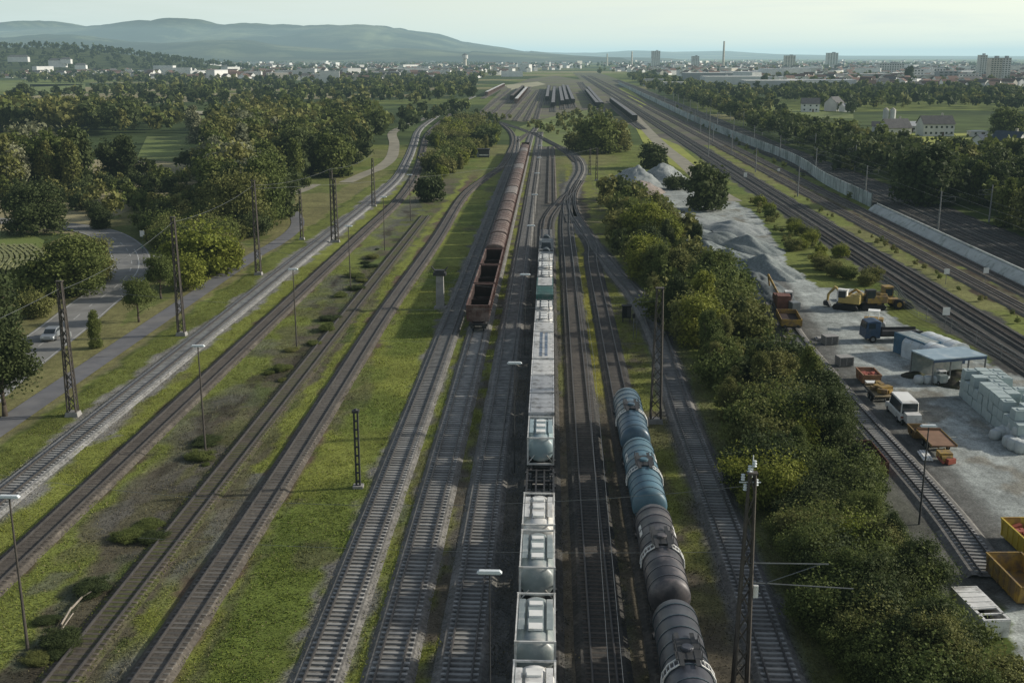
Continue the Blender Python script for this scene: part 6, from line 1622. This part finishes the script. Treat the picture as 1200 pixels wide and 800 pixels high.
# ------------------------------------------------------------------ ridges
def ridge(name,prof,Y,depth,m,seed,amp=.12):
    xs=np.linspace(prof[0][0],prof[-1][0],360); tops=np.interp(xs,[p[0] for p in prof],[p[1] for p in prof]); tops=tops+(fbm(xs/34.0+seed,xs*0+seed,seed,6)-.5)*np.clip((66-tops)/5,0,5)*1.5+1.5*(tops<60)
    Hh=H+(66-tops)*Y/1290.0; Hh=np.maximum(Hh,-5); n2=50; T=np.linspace(-1,1,n2)
    X=(xs[None,:]-600)/1290*Y*(1+0*T[:,None]); Yg=Y+T[:,None]*depth+0*X
    w=np.clip(1-np.abs(T),0,1)[:,None]; w=w*w*(3-2*w)
    gul=(fbm(X/1100+seed,Yg/1500,seed,6)-.5)*2.0
    Z=Hh[None,:]*w*(1+gul*.9*(1-w))+gul*Hh[None,:]*amp*.7
    V=np.stack([X,Yg,Z-2],-1).reshape(-1,3); nx=len(xs); i=(np.arange(n2-1)[:,None]*nx+np.arange(nx-1)[None,:]).ravel()
    me=np_mesh(name,V,np.stack([i,i+1,i+nx+1,i+nx],-1),m,True); o=bpy.data.objects.new(name,me); link(o); o['kind']='structure'
M_ridge=mat('forested_ridge',(.018,.030,.016),.95,.7,.003,c2=(.11,.125,.06),c2amt=.55,c2scale=.0014,detail=12)
ridge('hills',[(-300,48),(-100,40),(0,44),(60,38),(110,35),(150,33),(185,28),(215,25),(250,26),(300,29),(350,30),(400,29),(440,30),(480,33),(510,39),(545,47),(580,53),(620,60),(680,66),(760,67.5)],10500,3000,M_ridge,3)
ridge('far_hills',[(-300,38),(-60,42),(0,35),(25,32),(45,27),(65,24.5),(80,26),(100,31),(120,34),(160,34),(200,31),(260,40),(480,45),(560,56),(640,62),(690,62),(730,60),(780,61.5),(840,60),(880,63),(960,65.4),(1300,66.2),(1600,66)],19000,5000,M_ridge,9)
ridge('mid_hills',[(-300,48),(-120,43),(0,45),(40,42),(80,39.5),(125,43),(165,48),(205,49),(260,45.5),(300,47),(350,53),(410,57),(480,55.5),(540,59),(600,63),(660,66),(720,67)],7200,1500,M_ridge,14)
ridge('low_rise',[(330,66),(360,62.5),(420,60),(480,60),(540,61),(600,62),(650,64),(700,66.5)],7800,900,M_ridge,5)
# ------------------------------------------------------------------ haze, sky, sun, camera
import bpy as _b
hz=bpy.data.materials.new('haze'); hz.use_nodes=True; nt=hz.node_tree; nt.nodes.clear()
out=nt.nodes.new('ShaderNodeOutputMaterial'); ab=nt.nodes.new('ShaderNodeVolumeAbsorption'); em=nt.nodes.new('ShaderNodeEmission'); ad=nt.nodes.new('ShaderNodeAddShader')
DENS=0.000055; HC=(.52,.74,.78)
ab.inputs['Color'].default_value=(0,0,0,1); ab.inputs['Density'].default_value=DENS
em.inputs['Color'].default_value=(*HC,1); em.inputs['Strength'].default_value=DENS
nt.links.new(ab.outputs[0],ad.inputs[0]); nt.links.new(em.outputs[0],ad.inputs[1]); nt.links.new(ad.outputs[0],out.inputs['Volume'])
o=MB().box((0,15000,125),(90000,54000,270)).build('haze',hz); o['kind']='structure'
w=bpy.data.worlds.new('World'); sc.world=w; w.use_nodes=True; nt=w.node_tree; N=nt.nodes; L=nt.links; bg=N['Background']
SUN_EL=23.0; SUN_AZ=10.0
sky=N.new('ShaderNodeTexSky'); sky.sky_type='NISHITA'; sky.sun_disc=False; sky.sun_elevation=R(SUN_EL); sky.sun_rotation=R(90-SUN_AZ); sky.air_density=1.0; sky.dust_density=1.5; sky.ozone_density=1.2
tc=N.new('ShaderNodeTexCoord'); mp=N.new('ShaderNodeMapping'); mp.inputs['Scale'].default_value=(2.2,2.2,26); L.new(tc.outputs['Generated'],mp.inputs[0])
nz=N.new('ShaderNodeTexNoise'); nz.inputs['Scale'].default_value=2.6; nz.inputs['Detail'].default_value=8; nz.inputs['Roughness'].default_value=.6; L.new(mp.outputs[0],nz.inputs['Vector'])
sx=N.new('ShaderNodeSeparateXYZ'); L.new(tc.outputs['Generated'],sx.inputs[0])
def mrn(src,a,b,c,d,smooth=True):
    m=N.new('ShaderNodeMapRange'); m.interpolation_type='SMOOTHSTEP' if smooth else 'LINEAR'
    for i,v in zip((1,2,3,4),(a,b,c,d)): m.inputs[i].default_value=v
    L.new(src,m.inputs[0]); return m.outputs[0]
def mixc(f,a,b):
    m=N.new('ShaderNodeMix'); m.data_type='RGBA'; L.new(f,m.inputs[0])
    for k,v in ((6,a),(7,b)):
        if isinstance(v,tuple): m.inputs[k].default_value=v
        else: L.new(v,m.inputs[k])
    return m.outputs[2]
side=mrn(sx.outputs[0],-.45,.40,0,1,False)
veil=mixc(side,(5.2,5.9,5.5,1),(8.6,8.8,7.2,1))      # thin bright veil low over the horizon, brighter towards the sun
cl=mrn(nz.outputs['Fac'],.42,.70,0,.45)
veil=mixc(cl,veil,(6.6,7.2,6.8,1))
low=mrn(sx.outputs[2],.05,.30,1,0)
hs=N.new('ShaderNodeHueSaturation'); hs.inputs['Saturation'].default_value=.62; L.new(sky.outputs[0],hs.inputs['Color'])
L.new(mixc(low,hs.outputs[0],veil),bg.inputs['Color']); bg.inputs['Strength'].default_value=.12
ld=bpy.data.lights.new('sun','SUN'); ld.energy=4.6; ld.angle=R(1.6); ld.color=(1,.94,.84)
lo=bpy.data.objects.new('sun',ld); link(lo)
dv=Vector((math.cos(R(SUN_EL))*math.cos(R(SUN_AZ)),math.cos(R(SUN_EL))*math.sin(R(SUN_AZ)),math.sin(R(SUN_EL))))
lo.rotation_euler=dv.to_track_quat('Z','Y').to_euler()
cd=bpy.data.cameras.new('camera'); cam=bpy.data.objects.new('camera',cd); link(cam); cam.location=(0,0,H); cam.rotation_euler=(R(90)-TH,0,0)
cd.sensor_width=36; cd.lens=F/1200*36; cd.clip_end=80000; cd.clip_start=.5; sc.camera=cam
sc.view_settings.view_transform='Standard'; sc.view_settings.look='None'; sc.view_settings.exposure=0
sc.cycles.max_bounces=5; sc.cycles.diffuse_bounces=2; sc.cycles.glossy_bounces=2; sc.cycles.transmission_bounces=2; sc.cycles.volume_bounces=0; sc.cycles.transparent_max_bounces=4
sc.cycles.use_denoising=True
